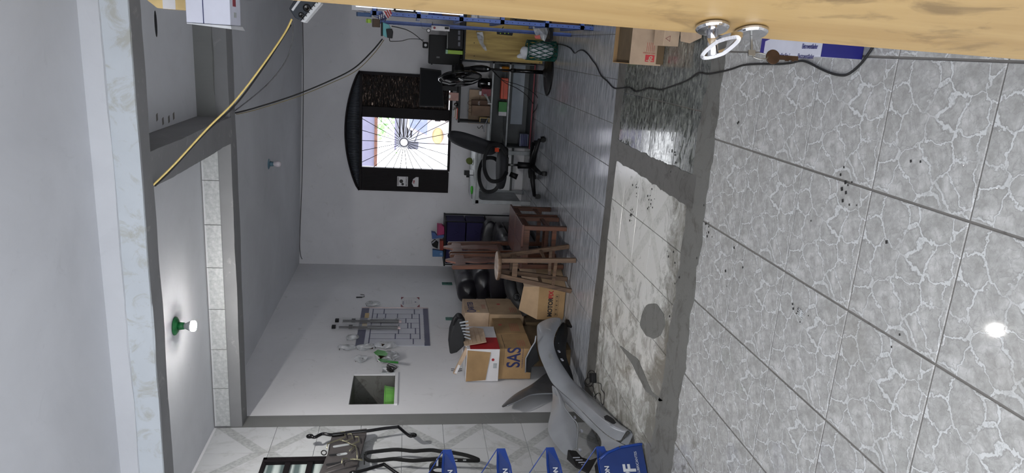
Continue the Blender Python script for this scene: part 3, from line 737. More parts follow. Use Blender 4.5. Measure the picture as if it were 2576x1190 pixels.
# shelf high on the right with boxes
zb = AY(579, 40, 3.0).z; yb2 = AZ(606, 62, zb).y; bx0 = AY(520, 60, 3.0).x
shf = thing('wall_shelf', 'wooden shelf board fixed high on the right wall under the boxes', 'shelf', (XR, 3.1, zb-.02))
part('board', G().box(.20, XR, 2.75, 3.4, zb-.024, zb-.001), M['ply'], shf)
for yy in (2.85, 3.3): part('bracket', G().prism([(XR,yy,zb-.024),(.35,yy,zb-.024),(XR,yy,zb-.2)], (0,.02,0)), M['steel'], shf)
zt = AY(468, 48, 3.0).z
wbx = thing('white_carton', 'white printed carton overhanging the high shelf beside the door top', 'box', (.2, 3.1, zb))
part('carton_body', G().box(bx0, .42, 3.0, yb2, zb, zt), M['box_white'], wbx, bevel=.004)
part('open_flap', G().hexa([(bx0-.014,2.995,zb-.004),(bx0-.002,2.995,zb-.002),(bx0-.002,yb2+.02,zb-.002),(bx0-.018,yb2+.02,zb-.012),(bx0-.004,2.995,zt-.004),(bx0-.001,2.995,zt-.002),(bx0-.001,yb2+.02,zt-.002),(bx0-.004,yb2+.02,zt-.004)]), M['white'], wbx)
p_ = AY(511,30,2.999)
part('seam_line', G().box(bx0+.001, .42, 2.998, 3.0, p_.z-.0015, p_.z+.0015), M['navy'], wbx)
p_ = AZ(588,6,zb); part('red_label', G().box(p_.x-.016, p_.x+.03, p_.y-.02, p_.y+.03, zb-.001, zb+.0005), M['redline'], wbx)
p_ = AZ(590,38,zb); part('tape', G().box(p_.x-.010, p_.x+.010, p_.y-.015, p_.y+.03, zb-.001, zb+.0005), M['whiteo'], wbx)
yq = max(yb2+.04, 3.25); zt2 = AY(352, 4, yq).z; xq = AY(420, 22, yq).x
ybx = thing('yellow_carton', 'yellow-brown carton with a white label rising behind the white carton', 'box', (.25, yq+.1, zb))
part('carton_body', G().prism([(.22,yq,zb),(.5,yq,zb),(.5,yq,zt2),(xq+.05,yq,zt2),(xq,yq,AY(395,22,yq).z),(xq,yq,AY(480,22,yq).z)], (0,.14,0)), M['cardy'], ybx, bevel=.004)
p_ = AY(425,9,yq-.002); part('label', G().box(p_.x-.022, p_.x+.05, yq-.002, yq, p_.z-.025, p_.z+.025), M['paper'], ybx)

# ------------------------------------------------------------------ blue shelving at the right
rk = thing('steel_shelving', 'blue perforated steel shelving beside the wooden door', 'shelving', (.38, 6.8, 0))
RX0, RX1, RY0, RY1, RZ = .185, .55, 6.35, 7.25, AY(932, 30, 6.35).z
def lpost(x, y, sx, sy):
    g = G(); g.box(min(x,x+sx*.035), max(x,x+sx*.035), min(y,y+sy*.003), max(y,y+sy*.003), 0, RZ)
    g.box(min(x,x+sx*.003), max(x,x+sx*.003), min(y,y+sy*.035), max(y,y+sy*.035), 0, RZ)
    p = part('post', g, M['blue'], rk)
    h = G()
    for k in range(int(RZ/.05)): h.lathe([(.004,0),(.004,.0008)], (x+sx*.018, y-sy*.0004 if sy > 0 else y+.0004, .03+k*.05), (0,-1,0), 6); h.lathe([(.004,0),(.004,.0008)], (x-.0004, y+sy*.018, .03+k*.05), (-1,0,0), 6)
    part('perforations', h, M['black'], rk)['kind'] = 'stuff'
lpost(RX0, RY0, 1, 1); lpost(RX0-.05, RY1, 1, -1); lpost(RX1, RY0, -1, 1); lpost(RX1, RY1, -1, -1)
szs = [AY(px, 45, 6.4).z for px in (937, 1048, 1155, 1258, 1370)]+[.12]
for z in szs:
    part('shelf', G().box(RX0, RX1, RY0, RY1, z-.003, z).box(RX0, RX0+.003, RY0, RY1, z-.035, z).box(RX0, RX1, RY0, RY0+.003, z-.035, z), M['blue'], rk)
cols = [('black', (24,24,28)), ('white', (200,200,204)), ('navy blue', (34,46,110)), ('dark grey', (70,70,74)), ('green', (40,110,70)), ('brown', (120,84,56))]
kinds = []
for si, z in enumerate(szs):
    zt = szs[si-1] if si else z+.3
    y = RY0+.04; k = 0
    while y < RY1-.16:
        w_ = random.uniform(.09, .17); h = min(random.uniform(.12, .26), (zt-z-.06)) if si else random.uniform(.1,.2); d = random.uniform(.14, .22)
        cn, cc_ = cols[(si*2+k*3+1) % 6]; mt = P('shelf_item_'+cn.replace(' ','_')+str(si)+str(k), cc_, random.choice((.3,.6)), var=.1)
        lev = ('topmost', 'second', 'third', 'fourth', 'fifth', 'lowest')[si]
        if (k+si) % 3 == 1:
            t = thing('jar', f'{cn} capped jar on the {lev} blue shelf, {("front","second","third","fourth","fifth","sixth","seventh")[k]} from the door', 'jar', (RX0+.09, y+w_/2, z))
            r = min(w_/2, .05); part('jar_body', G().lathe([(r*.9,0),(r,.01),(r,h*.7),(r*.7,h*.8),(r*.7,h*.82)], (RX0+.09, y+w_/2, z+.001), (0,0,1), 16), mt, t, smooth=True)
            part('cap', G().cyl((RX0+.09, y+w_/2, z+h*.82), (RX0+.09, y+w_/2, z+h), r*.75, r*.75, 16), M['white'], t)
        else:
            t = thing('parts_box', f'{cn} parts box on the {lev} blue shelf, {("front","second","third","fourth","fifth","sixth","seventh")[k]} from the door', 'box', (RX0+.05+d/2, y+w_/2, z))
            part('box_body', G().box(RX0+.03, RX0+.03+d, y, y+w_, z+.001, z+h), mt, t, bevel=.003)
            part('label', G().box(RX0+.0285, RX0+.03, y+w_*.2, y+w_*.8, z+h*.35, z+h*.7), M['paper'] if k % 2 else M['navy'], t)
        y += w_+.012; k += 1
for nm, lb, ct_, (xa_, ya_, xb_, yb_), yq_, mt in (
    ('dark_case', 'dark case with loose leads lying on top of the shelving', 'case', (892, 10, 934, 28), 6.50, M['black']),
    ('flat_blue_box', 'flat blue box edge-on on top of the shelving under the dark case', 'box', (896, 30, 934, 43), 6.44, P('dull_blue_card', (52,84,128), .5)),
    ('lime_tin', 'small lime green tin at the very edge of the shelving top', 'tin', (921, 47, 934, 58), 6.44, M['lime']),
    ('brown_pouch', 'brown leather-like pouch at the corner of the shelving top beside the lime tin', 'pouch', (936, 47, 956, 69), 6.30, P('brown_pouch', (76,62,50), .8))):
    a = AY(xb_, yb_, yq_); b_ = AY(xa_, ya_, yq_); z0_ = max(szs[0]+.001, a.z) if nm != 'brown_pouch' else a.z
    t = thing(nm, lb, ct_, ((a.x+b_.x)/2, yq_, z0_))
    part('body', G().box(a.x, b_.x, yq_, yq_+.04, z0_, b_.z), mt, t, bevel=.004)
    part('rim', G().box(a.x-.001, b_.x+.001, yq_-.001, yq_+.041, b_.z-.01, b_.z-.006), M['ink'], t)
# things hung on the rack's room side
fl = thing('small_flag', 'small flag with red stripes and white dots on blue hanging on the shelving', 'flag', tuple(AY(975, 33, 6.3)))
f0 = lambda px, py, y=6.31: AY(px, py, y)
part('cloth_blue', G().prism([f0(950,44), f0(962,30), f0(973,46), f0(966,52), f0(952,50)], (0,.003,0)), M['navy'], fl)
part('cloth_white', G().prism([f0(962,29), f0(982,22), f0(985,38), f0(975,48)], (0,.003,0)), M['paper'], fl)
for q in ((966,28,977,46), (972,26,981,42), (978,24,984,37)):
    part('stripe', G().prism([f0(q[0],q[1],6.308), f0(q[0]+3,q[1]-1,6.308), f0(q[2]+2,q[3]-2,6.308), f0(q[2]-1,q[3],6.308)], (0,.002,0)), M['red'], fl)
for i in range(3):
    for j in range(3): part('dot', G().lathe([(.005,0),(.005,.001)], f0(955+i*5, 40+j*4-i*2, 6.308), (0,-1,0), 8), M['paper'], fl)
part('stick', G().cyl(f0(985,22,6.34), f0(968,54,6.34), .003, .003, 6), M['brass'], fl)
part('clip', G().obox(tuple(f0(972,34,6.33)), (.012,0,0), (0,.02,0), (0,0,.006)), M['black'], fl)
sb = thing('socket_block', 'teal socket block with a black plug hanging below the flag', 'socket', tuple(ad))
q0 = AY(963,56,6.17); q1 = AY(983,95,6.17)
g = G(); g.prism([AY(963,56,6.17), AY(979,62,6.17), AY(982,70,6.17), AY(981,96,6.17), AY(968,93,6.17), AY(963,88,6.17)], (0,.045,0)); part('block_body', g, M['teal'], sb, bevel=.004)
g = G(); g.prism([AY(971,73,6.15), AY(986,72,6.15), AY(989,80,6.15), AY(987,97,6.15), AY(974,95,6.15)], (0,.02,0)); part('plug', g, M['black'], sb, bevel=.004)
g = G(); g.prism([AY(958,56,6.22), AY(963,56,6.22), AY(963,91,6.22), AY(958,91,6.22)], (0,.03,0)); part('back_strip', g, M['black'], sb)
part('hook', G().bar(tuple(AY(960,58,6.23)), (RX0+.002, 6.34, AY(960,58,6.23).z), .006, .006), M['steel'], sb)
adc = thru([AY(980,95,6.16), AY(981,103,6.2), AY(990,104,6.4), AY(1010,103,7.0), AY(1030,98,7.8), AY(1050,98,8.6), AY(1066,101,8.95)])
tag(mk('plug_cable', G().tube(adc, .0035, 6), M['rubber'], smooth=True), 'thin black lead from the teal socket block to the small camera', 'cable')
adc = thru([AY(986,66,6.3), AY(1005,70,6.6), AY(1025,76,7.3), AY(1045,88,8.1), AY(1066,106,8.95)])
tag(mk('camera_cable', G().tube(adc, .004, 6), M['rubber'], smooth=True), 'black lead slanting down from the shelving to the small camera', 'cable')
cs = thing('card_sign', 'white card with a round stamp hung on the far post of the shelving', 'card', tuple(AY(1105, 73, 7.2)))
part('card', G().prism([AY(1085,64,7.2), AY(1131,67,7.2), AY(1131,79,7.2), AY(1085,76,7.2)], (0,.003,0)), M['paper'], cs)
part('stamp', G().lathe([(.012,0),(.012,.001)], AY(1093,70,7.197), (0,-1,0), 14), M['redline'], cs)
part('clip', G().obox(tuple(AY(1124,71,7.19)), (.01,0,0), (0,.004,0), (0,0,.02)), M['black'], cs)
part('hanger', G().bar(tuple(AY(1088,66,7.205)), (RX0, 7.23, AY(1088,66,7.2).z), .004, .004), M['steel'], cs)
tgt = thing('round_tag', 'round white tag with a black rim hanging from a thread', 'tag', tuple(AY(1078, 77, 7.15)))
part('disc', G().lathe([(.016,0),(.016,.003)], AY(1078,77,7.15), (0,-1,0), 20), M['paper'], tgt)
part('rim', G().tube([AY(1078,77,7.147)+V(.017*math.cos(k*PI/8),0,.017*math.sin(k*PI/8)) for k in range(16)], .003, 6, closed=True), M['black'], tgt)
part('thread', G().tube([AY(1075,76,7.15), AY(1062,71,7.17), (RX0+.001, 7.22, AY(1058,60,7.2).z)], .001, 5), M['ink'], tgt)

# plywood side desk with black boxes on top
DKY = 8.45
a = AY(1165, 150, DKY); b_ = AY(1365, 160, DKY); dx0 = (a.x+b_.x)/2; dzt = a.z
dk = thing('plywood_cabinet', 'plywood-sided cabinet with visible grain beside the shelving', 'cabinet', (.15, 8.8, 0))
part('side_panel', G().box(dx0, .34, DKY, DKY+.018, .055, dzt-.02), M['ply'], dk)
part('top_board', G().box(dx0-.01, .36, DKY-.01, 9.3, dzt-.02, dzt), M['black'], dk)
part('back_panel', G().box(dx0+.02, .34, 9.25, 9.27, .055, dzt-.02), M['ply'], dk)
part('end_panel', G().box(.32, .34, DKY+.018, 9.25, .055, dzt-.02), M['ply'], dk)
part('end_panel', G().box(dx0, dx0+.018, DKY+.018, 9.25, .055, dzt-.02), M['counter'], dk)
for x in (dx0+.04, .28):
    for y in (DKY+.05, 9.2): part('castor', G().cyl((x-.012,y,.027), (x+.012,y,.027), .027, .027, 14).box(x-.015, x+.015, y-.01, y+.01, .03, .056), M['steel'], dk)
for i, (px, py) in enumerate(((1193,108), (1193,141), (1358,158), (1170,132))): part('screw_hole', G().lathe([(.006,0),(.006,.001)], AY(px,py,DKY-.0005), (0,-1,0), 10), M['ink'], dk)
hb = thing('cloth_strip', 'crumpled clear plastic strip hanging against the plywood panel', 'bag', tuple(AY(1210, 100, 8.40)))
part('film', G().grid([[AY(1199,82,8.42), AY(1214,80,8.41)], [AY(1201,95,8.40), AY(1217,94,8.42)], [AY(1206,108,8.42), AY(1216,108,8.40)], [AY(1214,120,8.41), AY(1222,118,8.42)], [AY(1221,128,8.42), AY(1225,127,8.42)]]), M['bagc'], hb, solid=.003)
part('clip', G().prism([AY(1200,90,8.40), AY(1210,88,8.40), AY(1212,98,8.40), AY(1203,98,8.40)], (0,.02,0)), M['greyb'], hb)
part('hook', G().bar(tuple(AY(1199,83,8.42)), tuple(AY(1197,70,8.46)), .004, .004), M['steel'], hb)
pw = thing('power_strip', 'black power strip with yellow marks hanging along the far shelving post', 'socket', tuple(AY(1270, 85, 7.2)))
part('strip_body', G().prism([AY(1250,79,7.6), AY(1291,82,7.6), AY(1289,90,7.6), AY(1251,86,7.6)], (0,.04,0)), M['black'], pw, bevel=.003)
for px in (1259, 1270, 1279): part('mark', G().lathe([(.006,0),(.006,.001)], AY(px,84,7.598), (0,-1,0), 10), M['lime'], pw)
part('bracket', G().bar(tuple(AY(1255,82,7.61)), (RX0+.002, 7.24, AY(1255,82,7.6).z), .006, .006), M['steel'], pw)

def blk(name, label, cat, px0, py0, px1, py1, y, d, mat, extra=None, bev=.006):
    a = AY(px0, py1, y); b = AY(px1, py0, y); t = thing(name, label, cat, ((a.x+b.x)/2, y+d/2, b.z))
    part('housing', G().box(a.x, b.x, y, y+d, b.z, a.z), mat, t, bevel=bev)
    if extra: extra(t, a, b, y)
    return t
def ex1(t, a, b, y):
    for k, py in enumerate((82, 96, 111)):
        q = AY(1154, py, y-.002); part('button', G().box(q.x-.02, q.x+.02, y-.004, y, q.z-.012, q.z+.012), M['greyb'], t, bevel=.002)
zt_ = dzt
a = AY(1125, 122, 8.47); b_ = AY(1160, 74, 8.47)
pr = thing('cash_drawer', 'black machine with three grey buttons on the plywood cabinet', 'machine', ((a.x+b_.x)/2, 8.65, zt_))
part('housing', G().box(a.x, b_.x, 8.5, 8.85, zt_+.001, a.z), M['black'], pr, bevel=.008)
for py in (82, 96, 111):
    q = AY(1155, py, 8.498); part('button', G().box(q.x-.024, q.x+.024, 8.494, 8.501, q.z-.013, q.z+.013), P('button_grey'+str(py), (82,84,96), .4), pr, bevel=.002)
part('lid', G().box(a.x-.003, b_.x+.003, 8.495, 8.855, a.z-.008, a.z+.006), M['blackg'], pr, bevel=.003)
a = AY(1125, 160, 8.55)
gsq = thing('green_box', 'green and lime tin between the black machines on the cabinet', 'box', (AY(1140,131,8.6).x, 8.6, zt_))
q = AY(1122,135,8.56); q2 = AY(1150,127,8.56)
part('tin', G().box(q.x, q2.x, 8.56, 8.68, zt_+.001, q.z), M['lime'], gsq, bevel=.003)
part('pale_cap', G().box(q.x-.001, q2.x+.001, 8.555, 8.685, q.z-.02, q.z+.003), P('pale_green', (150,190,160), .5), gsq)
# tall black case behind
a = AY(1078, 160, 8.9); b_ = AY(1120, 89, 8.9)
cp = thing('computer_case', 'large plain black computer case behind the cabinet machines', 'computer', ((a.x+b_.x)/2, 9.05, zt_))
part('case', G().box(a.x, b_.x, 8.9, 9.22, zt_+.001, a.z), M['black'], cp, bevel=.008)
part('front_slot', G().box(AY(1100,146,8.899).x, AY(1100,142,8.899).x, 8.898, 8.901, AY(1106,146,8.9).z, AY(1098,142,8.9).z), P('slot_grey', (60,60,62), .4), cp)
part('side_latch', G().box(a.x-.012, a.x+.002, 8.95, 8.98, a.z-.05, a.z-.03), M['black'], cp)
a = AY(1063, 121, 8.95); b_ = AY(1078, 106, 8.95)
wc = thing('webcam', 'small black camera with a pale lens on top of the computer case', 'camera', ((a.x+b_.x)/2, 8.97, AY(1078,110,8.95).z))
part('camera_body', G().box(a.x, b_.x, 8.95, 9.0, AY(1077.5,110,8.95).z, a.z), M['black'], wc, bevel=.012, seg=3)
part('lens', G().lathe([(.017,0),(.017,.003),(.01,.004)], AY(1070.5,113.5,8.95), (0,-1,0), 18), M['white'], wc)
# counter with shelves
CY = 9.14; cx0, cx1 = AY(1330, 378, CY).x, dx0-.03
def CZ(px, py): return AY(px, py, CY).z
ct = thing('display_counter', 'grey open-backed counter with pale shelves under the monitor', 'counter', ((cx0+cx1)/2, 9.3, 0))
z1, z2, z3, z4 = CZ(1153,260), CZ(1236,260), CZ(1278,260), CZ(1343,280)
part('top_board', G().box(cx0+.32, cx1, CY-.02, YB-.02, z1-.025, z1), M['black'], ct, bevel=.002)
part('shelf', G().box(cx0+.03, cx1, CY, 9.5, z2-.014, z2+.004), M['whiteo'], ct)
part('shelf', G().box(cx0+.03, cx1, CY, 9.5, z3-.014, z3+.004), M['whiteo'], ct)
part('base_board', G().box(cx0+.02, cx1, CY-.015, 9.5, .012, .03), M['counter'], ct)
part('red_edge', G().box(cx0+.02, cx1, CY-.022, CY-.014, .014, .03), M['redline'], ct)
part('plinth', G().box(cx0+.04, cx1-.02, CY+.01, 9.48, .0, .013), M['black'], ct)
part('back_panel', G().box(cx0+.02, cx1, 9.48, 9.5, .03, z2), M['counter'], ct)
part('pale_panel', G().box(cx0+.3, cx1-.02, 9.465, 9.48, CZ(1326,260), CZ(1296,260)), M['counterw'], ct)
part('end_panel', G().box(cx0+.02, cx0+.035, CY, 9.5, .03, z2), M['counter'], ct)
part('end_panel', G().box(cx1-.015, cx1, CY, 9.5, .03, z1-.025), M['counter'], ct)
part('end_post', G().box(cx0+.32, cx0+.335, CY+.02, 9.5, z2+.004, z1-.025), M['counter'], ct)
def at_counter(px0, py0, px1, py1, z, y, d): 
    a = AY(px0, py1, y); b = AY(px1, py0, y); return a.x, b.x, max(z+.001, min(a.z, b.z)), max(a.z, b.z)
# on the shelves
t = thing('paper_bag', 'brown paper bag with looped handles and letters on the upper counter shelf', 'bag', (AY(1205,272,9.2).x, 9.25, z2+.004))
for n_, (pa, pb, yy, mt) in enumerate(((251, 268, 9.27, P('dark_kraft', (96,74,62), .8)), (265, 291, 9.2, P('kraft', (128,104,86), .8)))):
    a = AY(1186, pb, yy); b_ = AY(1186, pa, yy)
    part('bag_body', G().box(a.x, b_.x, yy, yy+.06, z2+.005, a.z), mt, t, bevel=.002)
    cx_ = (a.x+b_.x)/2; part('handle', G().tube([(cx_+.03*math.cos(k*PI/8), yy+.005, a.z-.002+.05*math.sin(k*PI/8)) for k in range(9)], .003, 6), mt, t)
text('bag_lettering', 'NPA', (AY(1205,268,9.268).x+.0, 9.268, AY(1207,262,9.268).z), (1,0,0), (0,0,1), .035, M['paper'], t)
t = thing('cardboard_sheet', 'tan cardboard sheet standing behind the paper bags', 'sheet', (AY(1195,290,9.44).x, 9.44, z2))
a = AY(1177, 310, 9.45); b_ = AY(1180, 225, 9.45); part('sheet', G().box(a.x, b_.x, 9.45, 9.455, z2+.005, a.z), M['card3'], t)
part('crease', G().box(a.x, b_.x, 9.447, 9.45, z2+.12, z2+.124), M['cardd'], t)
t = thing('small_yellow_box', 'small yellow box with black marks at the left of the paper bags', 'box', (AY(1215,302,9.2).x, 9.2, z2))
a = AY(1206, 309, 9.2); b_ = AY(1222, 296, 9.2); part('carton', G().box(a.x, b_.x, 9.2, 9.26, z2+.005, a.z), M['cardy'], t, bevel=.002); part('mark', G().box(a.x+.012, b_.x-.012, 9.198, 9.2, z2+.02, a.z-.012), M['ink'], t)
t = thing('red_tape_box', 'small dark red box with a white cap near the fan on the upper shelf', 'box', (AY(1215,232,9.2).x, 9.2, z2))
a = AY(1211, 241, 9.22); b_ = AY(1218, 224, 9.22); part('carton', G().box(a.x, b_.x, 9.22, 9.27, z2+.005, a.z), M['redline'], t, bevel=.002); part('cap', G().box(a.x+.01, b_.x-.03, 9.225, 9.265, a.z, a.z+.03), M['paper'], t)
t = thing('white_cable_bundle', 'grey-white cables hanging over the edge of the upper counter shelf', 'cable', (AY(1225,300,9.12).x, 9.12, z2))
for k, off in enumerate((0, 3, 6)):
    part('strand', G().tube(thru([AY(1216+off,236,9.13), AY(1226+off*.5,250,9.125), AY(1228+off,262,9.125)]), .004, 6), M['whiteo'], t, smooth=True)
    part('plug', G().cyl(AY(1228+off,261,9.125)+V(0,0,.006), AY(1228+off,261,9.125)+V(0,0,-.016), .007, .007, 10), M['paper'], t)
part('strand', G().tube(thru([AY(1228,296,9.13), AY(1222,310,9.13), AY(1217,320,9.12), AY(1218,332,9.12)]), .006, 6), M['greyb'], t, smooth=True)
part('strand', G().tube(thru([AY(1201,318,9.13), AY(1205,323,9.12), AY(1213,316,9.12), AY(1214,324,9.12)]), .004, 6), M['ink'], t, smooth=True)
t = thing('orange_case', 'long orange case standing on the middle counter shelf', 'case', (AY(1268,218,9.2).x, 9.2, z3))
a = AY(1259, 249, 9.2); b_ = AY(1259, 196, 9.2); part('case_body', G().box(a.x, b_.x, 9.2, 9.3, z3+.005, a.z), M['orange'], t, bevel=.006, seg=3); part('lid_line', G().box(a.x-.001, b_.x+.001, 9.198, 9.302, a.z-.035, a.z-.031), M['cardd'], t)
t = thing('green_carton', 'green and white carton leaning on the middle counter shelf', 'box', (AY(1262,275,9.2).x, 9.2, z3))
a = AY(1254, 281, 9.2); b_ = AY(1254, 256, 9.2); part('carton', G().box(a.x, b_.x, 9.2, 9.27, z3+.005, a.z), P('green_card', (44,128,52), .5), t, bevel=.002)
a2 = AY(1254, 291, 9.2); part('white_end', G().box(a2.x, a.x, 9.2, 9.27, z3+.005, a.z-.004), M['paper'], t, bevel=.002)
t = thing('yellow_jar', 'amber jar near the plywood panel on the middle counter shelf', 'jar', (AY(1270,172,9.2).x, 9.2, z3))
q = AY(1262, 173, 9.2); part('jar_body', G().lathe([(.03,0),(.034,.01),(.034,.08),(.025,.095)], (q.x, 9.22, z3+.005), (0,0,1), 16), P('amber', (170,110,30), .3), t, smooth=True); part('cap', G().cyl((q.x,9.22,z3+.1), (q.x,9.22,z3+.125), .026, .026, 16), M['paper'], t)
t = thing('striped_battery_pack', 'blue and grey striped pack standing in the lowest counter bay', 'box', (AY(1320,350,9.2).x, 9.2, .03))
a = AY(1307, 369, 9.2); b_ = AY(1307, 337, 9.2); a.x = max(a.x, cx0+.04); part('pack', G().box(a.x, b_.x, 9.2, 9.3, .031, a.z), P('pale_blue_card', (140,146,170), .5), t, bevel=.003)
for k in range(4): z_ = .045+(a.z-.06)*k/3.6; part('stripe', G().box(a.x+.002, b_.x-.002, 9.197, 9.2, z_, z_+.018), M['navy'], t)
# monitor and small things on the counter top
mo = thing('monitor', 'black flat monitor standing on the counter in front of the window', 'monitor', (AY(1130,220,9.25).x, 9.28, z1))
g = G(); q = [AY(1057,170,9.2), AY(1110,177,9.2), AY(1118,270,9.2), AY(1054,268,9.2)]
g.prism(q, (0,.03,0)); part('screen_housing', g, M['black'], mo, bevel=.004)
g = G(); c_ = (q[0]+q[1]+q[2]+q[3])/4; g.prism([c_+(p-c_)*.93+V(0,-.002,0) for p in q], (0,.002,0)); part('screen_panel', g, M['screen'], mo)
sx_ = AY(1120,222,9.22).x; part('stand_neck', G().box(sx_-.03, sx_+.03, 9.23, 9.25, z1+.01, AY(1100,222,9.2).z), M['black'], mo)
part('stand_foot', G().lathe([(.12,0),(.12,.008),(.05,.016)], (sx_, 9.26, z1+.001), (0,0,1), 24), M['black'], mo)
t = thing('grey_cup', 'grey metal cup lying beside the monitor on the counter', 'cup', (AY(1140,260,9.2).x, 9.2, z1))
q = AY(1136,262,9.2); part('cup_body', G().lathe([(.02,0),(.024,.05),(.022,.05),(.018,.004)], (q.x, 9.19, z1+.001), (0,0,1), 18), M['steel'], t, smooth=True)
part('rim', G().tube([(q.x+.024*math.cos(k*PI/8), 9.19+.024*math.sin(k*PI/8), z1+.051) for k in range(16)], .0015, 6, closed=True), M['chrome'], t)
t = thing('stack_of_papers', 'stack of papers and an orange folder at the end of the counter top', 'papers', (AY(1145,285,9.2).x, 9.25, z1))
q0 = AY(1150,300,9.2); q1 = AY(1150,272,9.2)
for k, mm_ in enumerate((M['orange'], M['paper'], M['card'], M['paper'], M['whiteo'])): part('sheets', G().box(q0.x+.01*k, q1.x-.008*k, 9.18, 9.40-.01*k, z1+.001+.012*k, z1+.012+.012*k), mm_, t)
t = thing('pink_note', 'pinkish receipt pad standing on the counter beside the fan', 'paper', (AY(1130,240,9.2).x, 9.2, z1))
a = AY(1133, 252, 9.19); b_ = AY(1133, 232, 9.19); part('pad', G().box(a.x, b_.x, 9.13, 9.16, z1+.001, a.z+.02), P('pink_paper', (190,150,140), .7), t); part('clip', G().box(a.x+.03, b_.x-.03, 9.125, 9.13, a.z+.005, a.z+.025), M['steel'], t)
t = thing('black_bin', 'black cylinder with chrome stripes standing on the shelf under the fan', 'device', (AY(1218,208,9.05).x, 9.05, 0))
a = AY(1203,222,9.2); b_ = AY(1231,197,9.2); cx_ = (a.x+b_.x)/2
part('body', G().lathe([(abs(b_.x-a.x)/2,0),(abs(b_.x-a.x)/2,a.z-z2-.03),(abs(b_.x-a.x)/2*.85,a.z-z2)], (cx_, 9.22, z2+.005), (0,0,1), 20), M['blackg'], t, smooth=True)
for k in (-1,0,1): part('chrome_stripe', G().box(cx_+k*.012-.002, cx_+k*.012+.002, 9.22-abs(b_.x-a.x)/2-.002, 9.22-abs(b_.x-a.x)/2+.003, z2+.03, z2+.055), M['chrome'], t)

t = thing('desk_speaker', 'black rounded speaker on the counter between the monitor and the computer case', 'speaker', (AY(1150,170,9.2).x, 9.2, z1))
a = AY(1139, 184, 9.16); b_ = AY(1150, 158, 9.16); part('cabinet', G().box(a.x, b_.x, 9.16, 9.26, z1+.001, a.z+.01), M['black'], t, bevel=.012, seg=3)
part('cone', G().lathe([(.03,0),(.03,.003),(.018,.001),(.0,.004)], ((a.x+b_.x)/2, 9.159, z1+.05), (0,-1,0), 18), M['rubber'], t)

# ------------------------------------------------------------------ pedestal fan
fb = AZ(1381, 183); FX, FY = fb.x, fb.y
fn_ = thing('pedestal_fan', 'black pedestal fan on a round base beside the basket', 'fan', (FX, FY, 0))
part('base', G().lathe([(.262,0),(.268,.008),(.235,.02),(.06,.045),(.03,.07),(.02,.075)], (FX,FY,0.001), (0,0,1), 36), M['black'], fn_, smooth=True)
for k in range(6):
    a = k*PI/3+.3; part('base_recess', G().obox((FX+.12*math.cos(a), FY+.12*math.sin(a), .036), (.055*math.cos(a),.055*math.sin(a),-.011), (-.022*math.sin(a),.022*math.cos(a),0), (0,0,.001)), M['rubber'], fn_)
zt = AY(1228, 182, FY).z; zc = AY(1155, 195, FY).z; 
part('pole', G().cyl((FX,FY,.06), (FX,FY,zt-.28), .023, .023, 14), M['blackg'], fn_, smooth=True)
part('inner_pole', G().cyl((FX,FY,zt-.28), (FX,FY,zt), .013, .013, 12), M['black'], fn_, smooth=True)
part('pole_collar', G().cyl((FX,FY,zt-.31), (FX,FY,zt-.26), .026, .022, 14), M['black'], fn_, smooth=True)
mt_ = V(FX+.01, FY, AY(1190,176,FY).z)
part('control_box', G().lathe([(.022,0),(.036,.04),(.042,.10),(.034,.17),(.02,.23)], (FX,FY,zt-.02), (0,0,1), 18), M['black'], fn_, smooth=True)
part('dial', G().lathe([(.014,0),(.014,.006)], (FX,FY-.038,zt+.055), (0,-1,0), 14), M['rubber'], fn_); part('switch_label', G().box(FX-.010,FX+.010,FY-.038,FY-.036,zt+.0,zt+.018), M['whiteo'], fn_)
fc = V(AY(1157,196,FY).x, FY, AY(1157,196,FY).z); ax_ = V(-.93,-.30,-.10).normalized()
part('motor', G().lathe([(.02,-.16),(.05,-.15),(.062,-.10),(.06,-.045),(.03,-.03)], fc, ax_, 20), M['black'], fn_, smooth=True)
part('neck', G().tube([(FX,FY,zt+.20), fc-ax_*.10], .02, 10), M['black'], fn_)
R_ = .245
a1_ = ax_.orthogonal().normalized(); b1_ = ax_.cross(a1_)
def ringp(r, off, n=40): return [fc+ax_*off+(a1_*math.cos(2*PI*k/n)+b1_*math.sin(2*PI*k/n))*r for k in range(n)]
part('cage_rim', G().tube(ringp(R_, 0), .011, 8, closed=True), M['blackg'], fn_, smooth=True)
g = G()
for k in range(84):
    a = 2*PI*k/84; d = a1_*math.cos(a)+b1_*math.sin(a)
    g.tube([fc+ax_*.062+d*.05, fc+ax_*.066+d*.14, fc+ax_*.045+d*.21, fc+d*R_], .0021, 4)
    g.tube([fc-ax_*.05+d*.06, fc-ax_*.052+d*.15, fc-ax_*.035+d*.21, fc+d*R_], .0017, 4)
part('cage_wires', g, M['blackg'], fn_)['kind'] = 'stuff'
part('cage_badge', G().lathe([(.05,.060),(.05,.066),(.0,.068)], fc, ax_, 20), M['blackg'], fn_)
for k in range(6):
    a = 2*PI*k/6; d = a1_*math.cos(a)+b1_*math.sin(a); e = a1_*-math.sin(a)+b1_*math.cos(a)
    part('blade', G().grid([[fc+d*.03-e*.02-ax_*.012, fc+d*.03+e*.02+ax_*.012], [fc+d*.12-e*.05-ax_*.02, fc+d*.12+e*.045+ax_*.022], [fc+d*.20-e*.06-ax_*.018, fc+d*.20+e*.05+ax_*.02]]), M['blackg'], fn_, solid=.002)
fcab = thru([(FX,FY-.02,zt-.03), AY(1262,200,FY+.05), AY(1300,212,FY+.1), AY(1330,225,FY+.15), (AZ(1352,245,.006)), AZ(1350,270,.006), AZ(1340,285,.006), AZ(1336,296,.006)])
part('fan_cable', G().tube(fcab, .004, 6), M['rubber'], fn_, smooth=True)
ca2 = thru([(FX,FY-.02,zt-.04), AY(1268,206,FY+.1), AY(1300,222,FY+.25), AY(1325,240,FY+.4), AZ(1342,262,.006)])
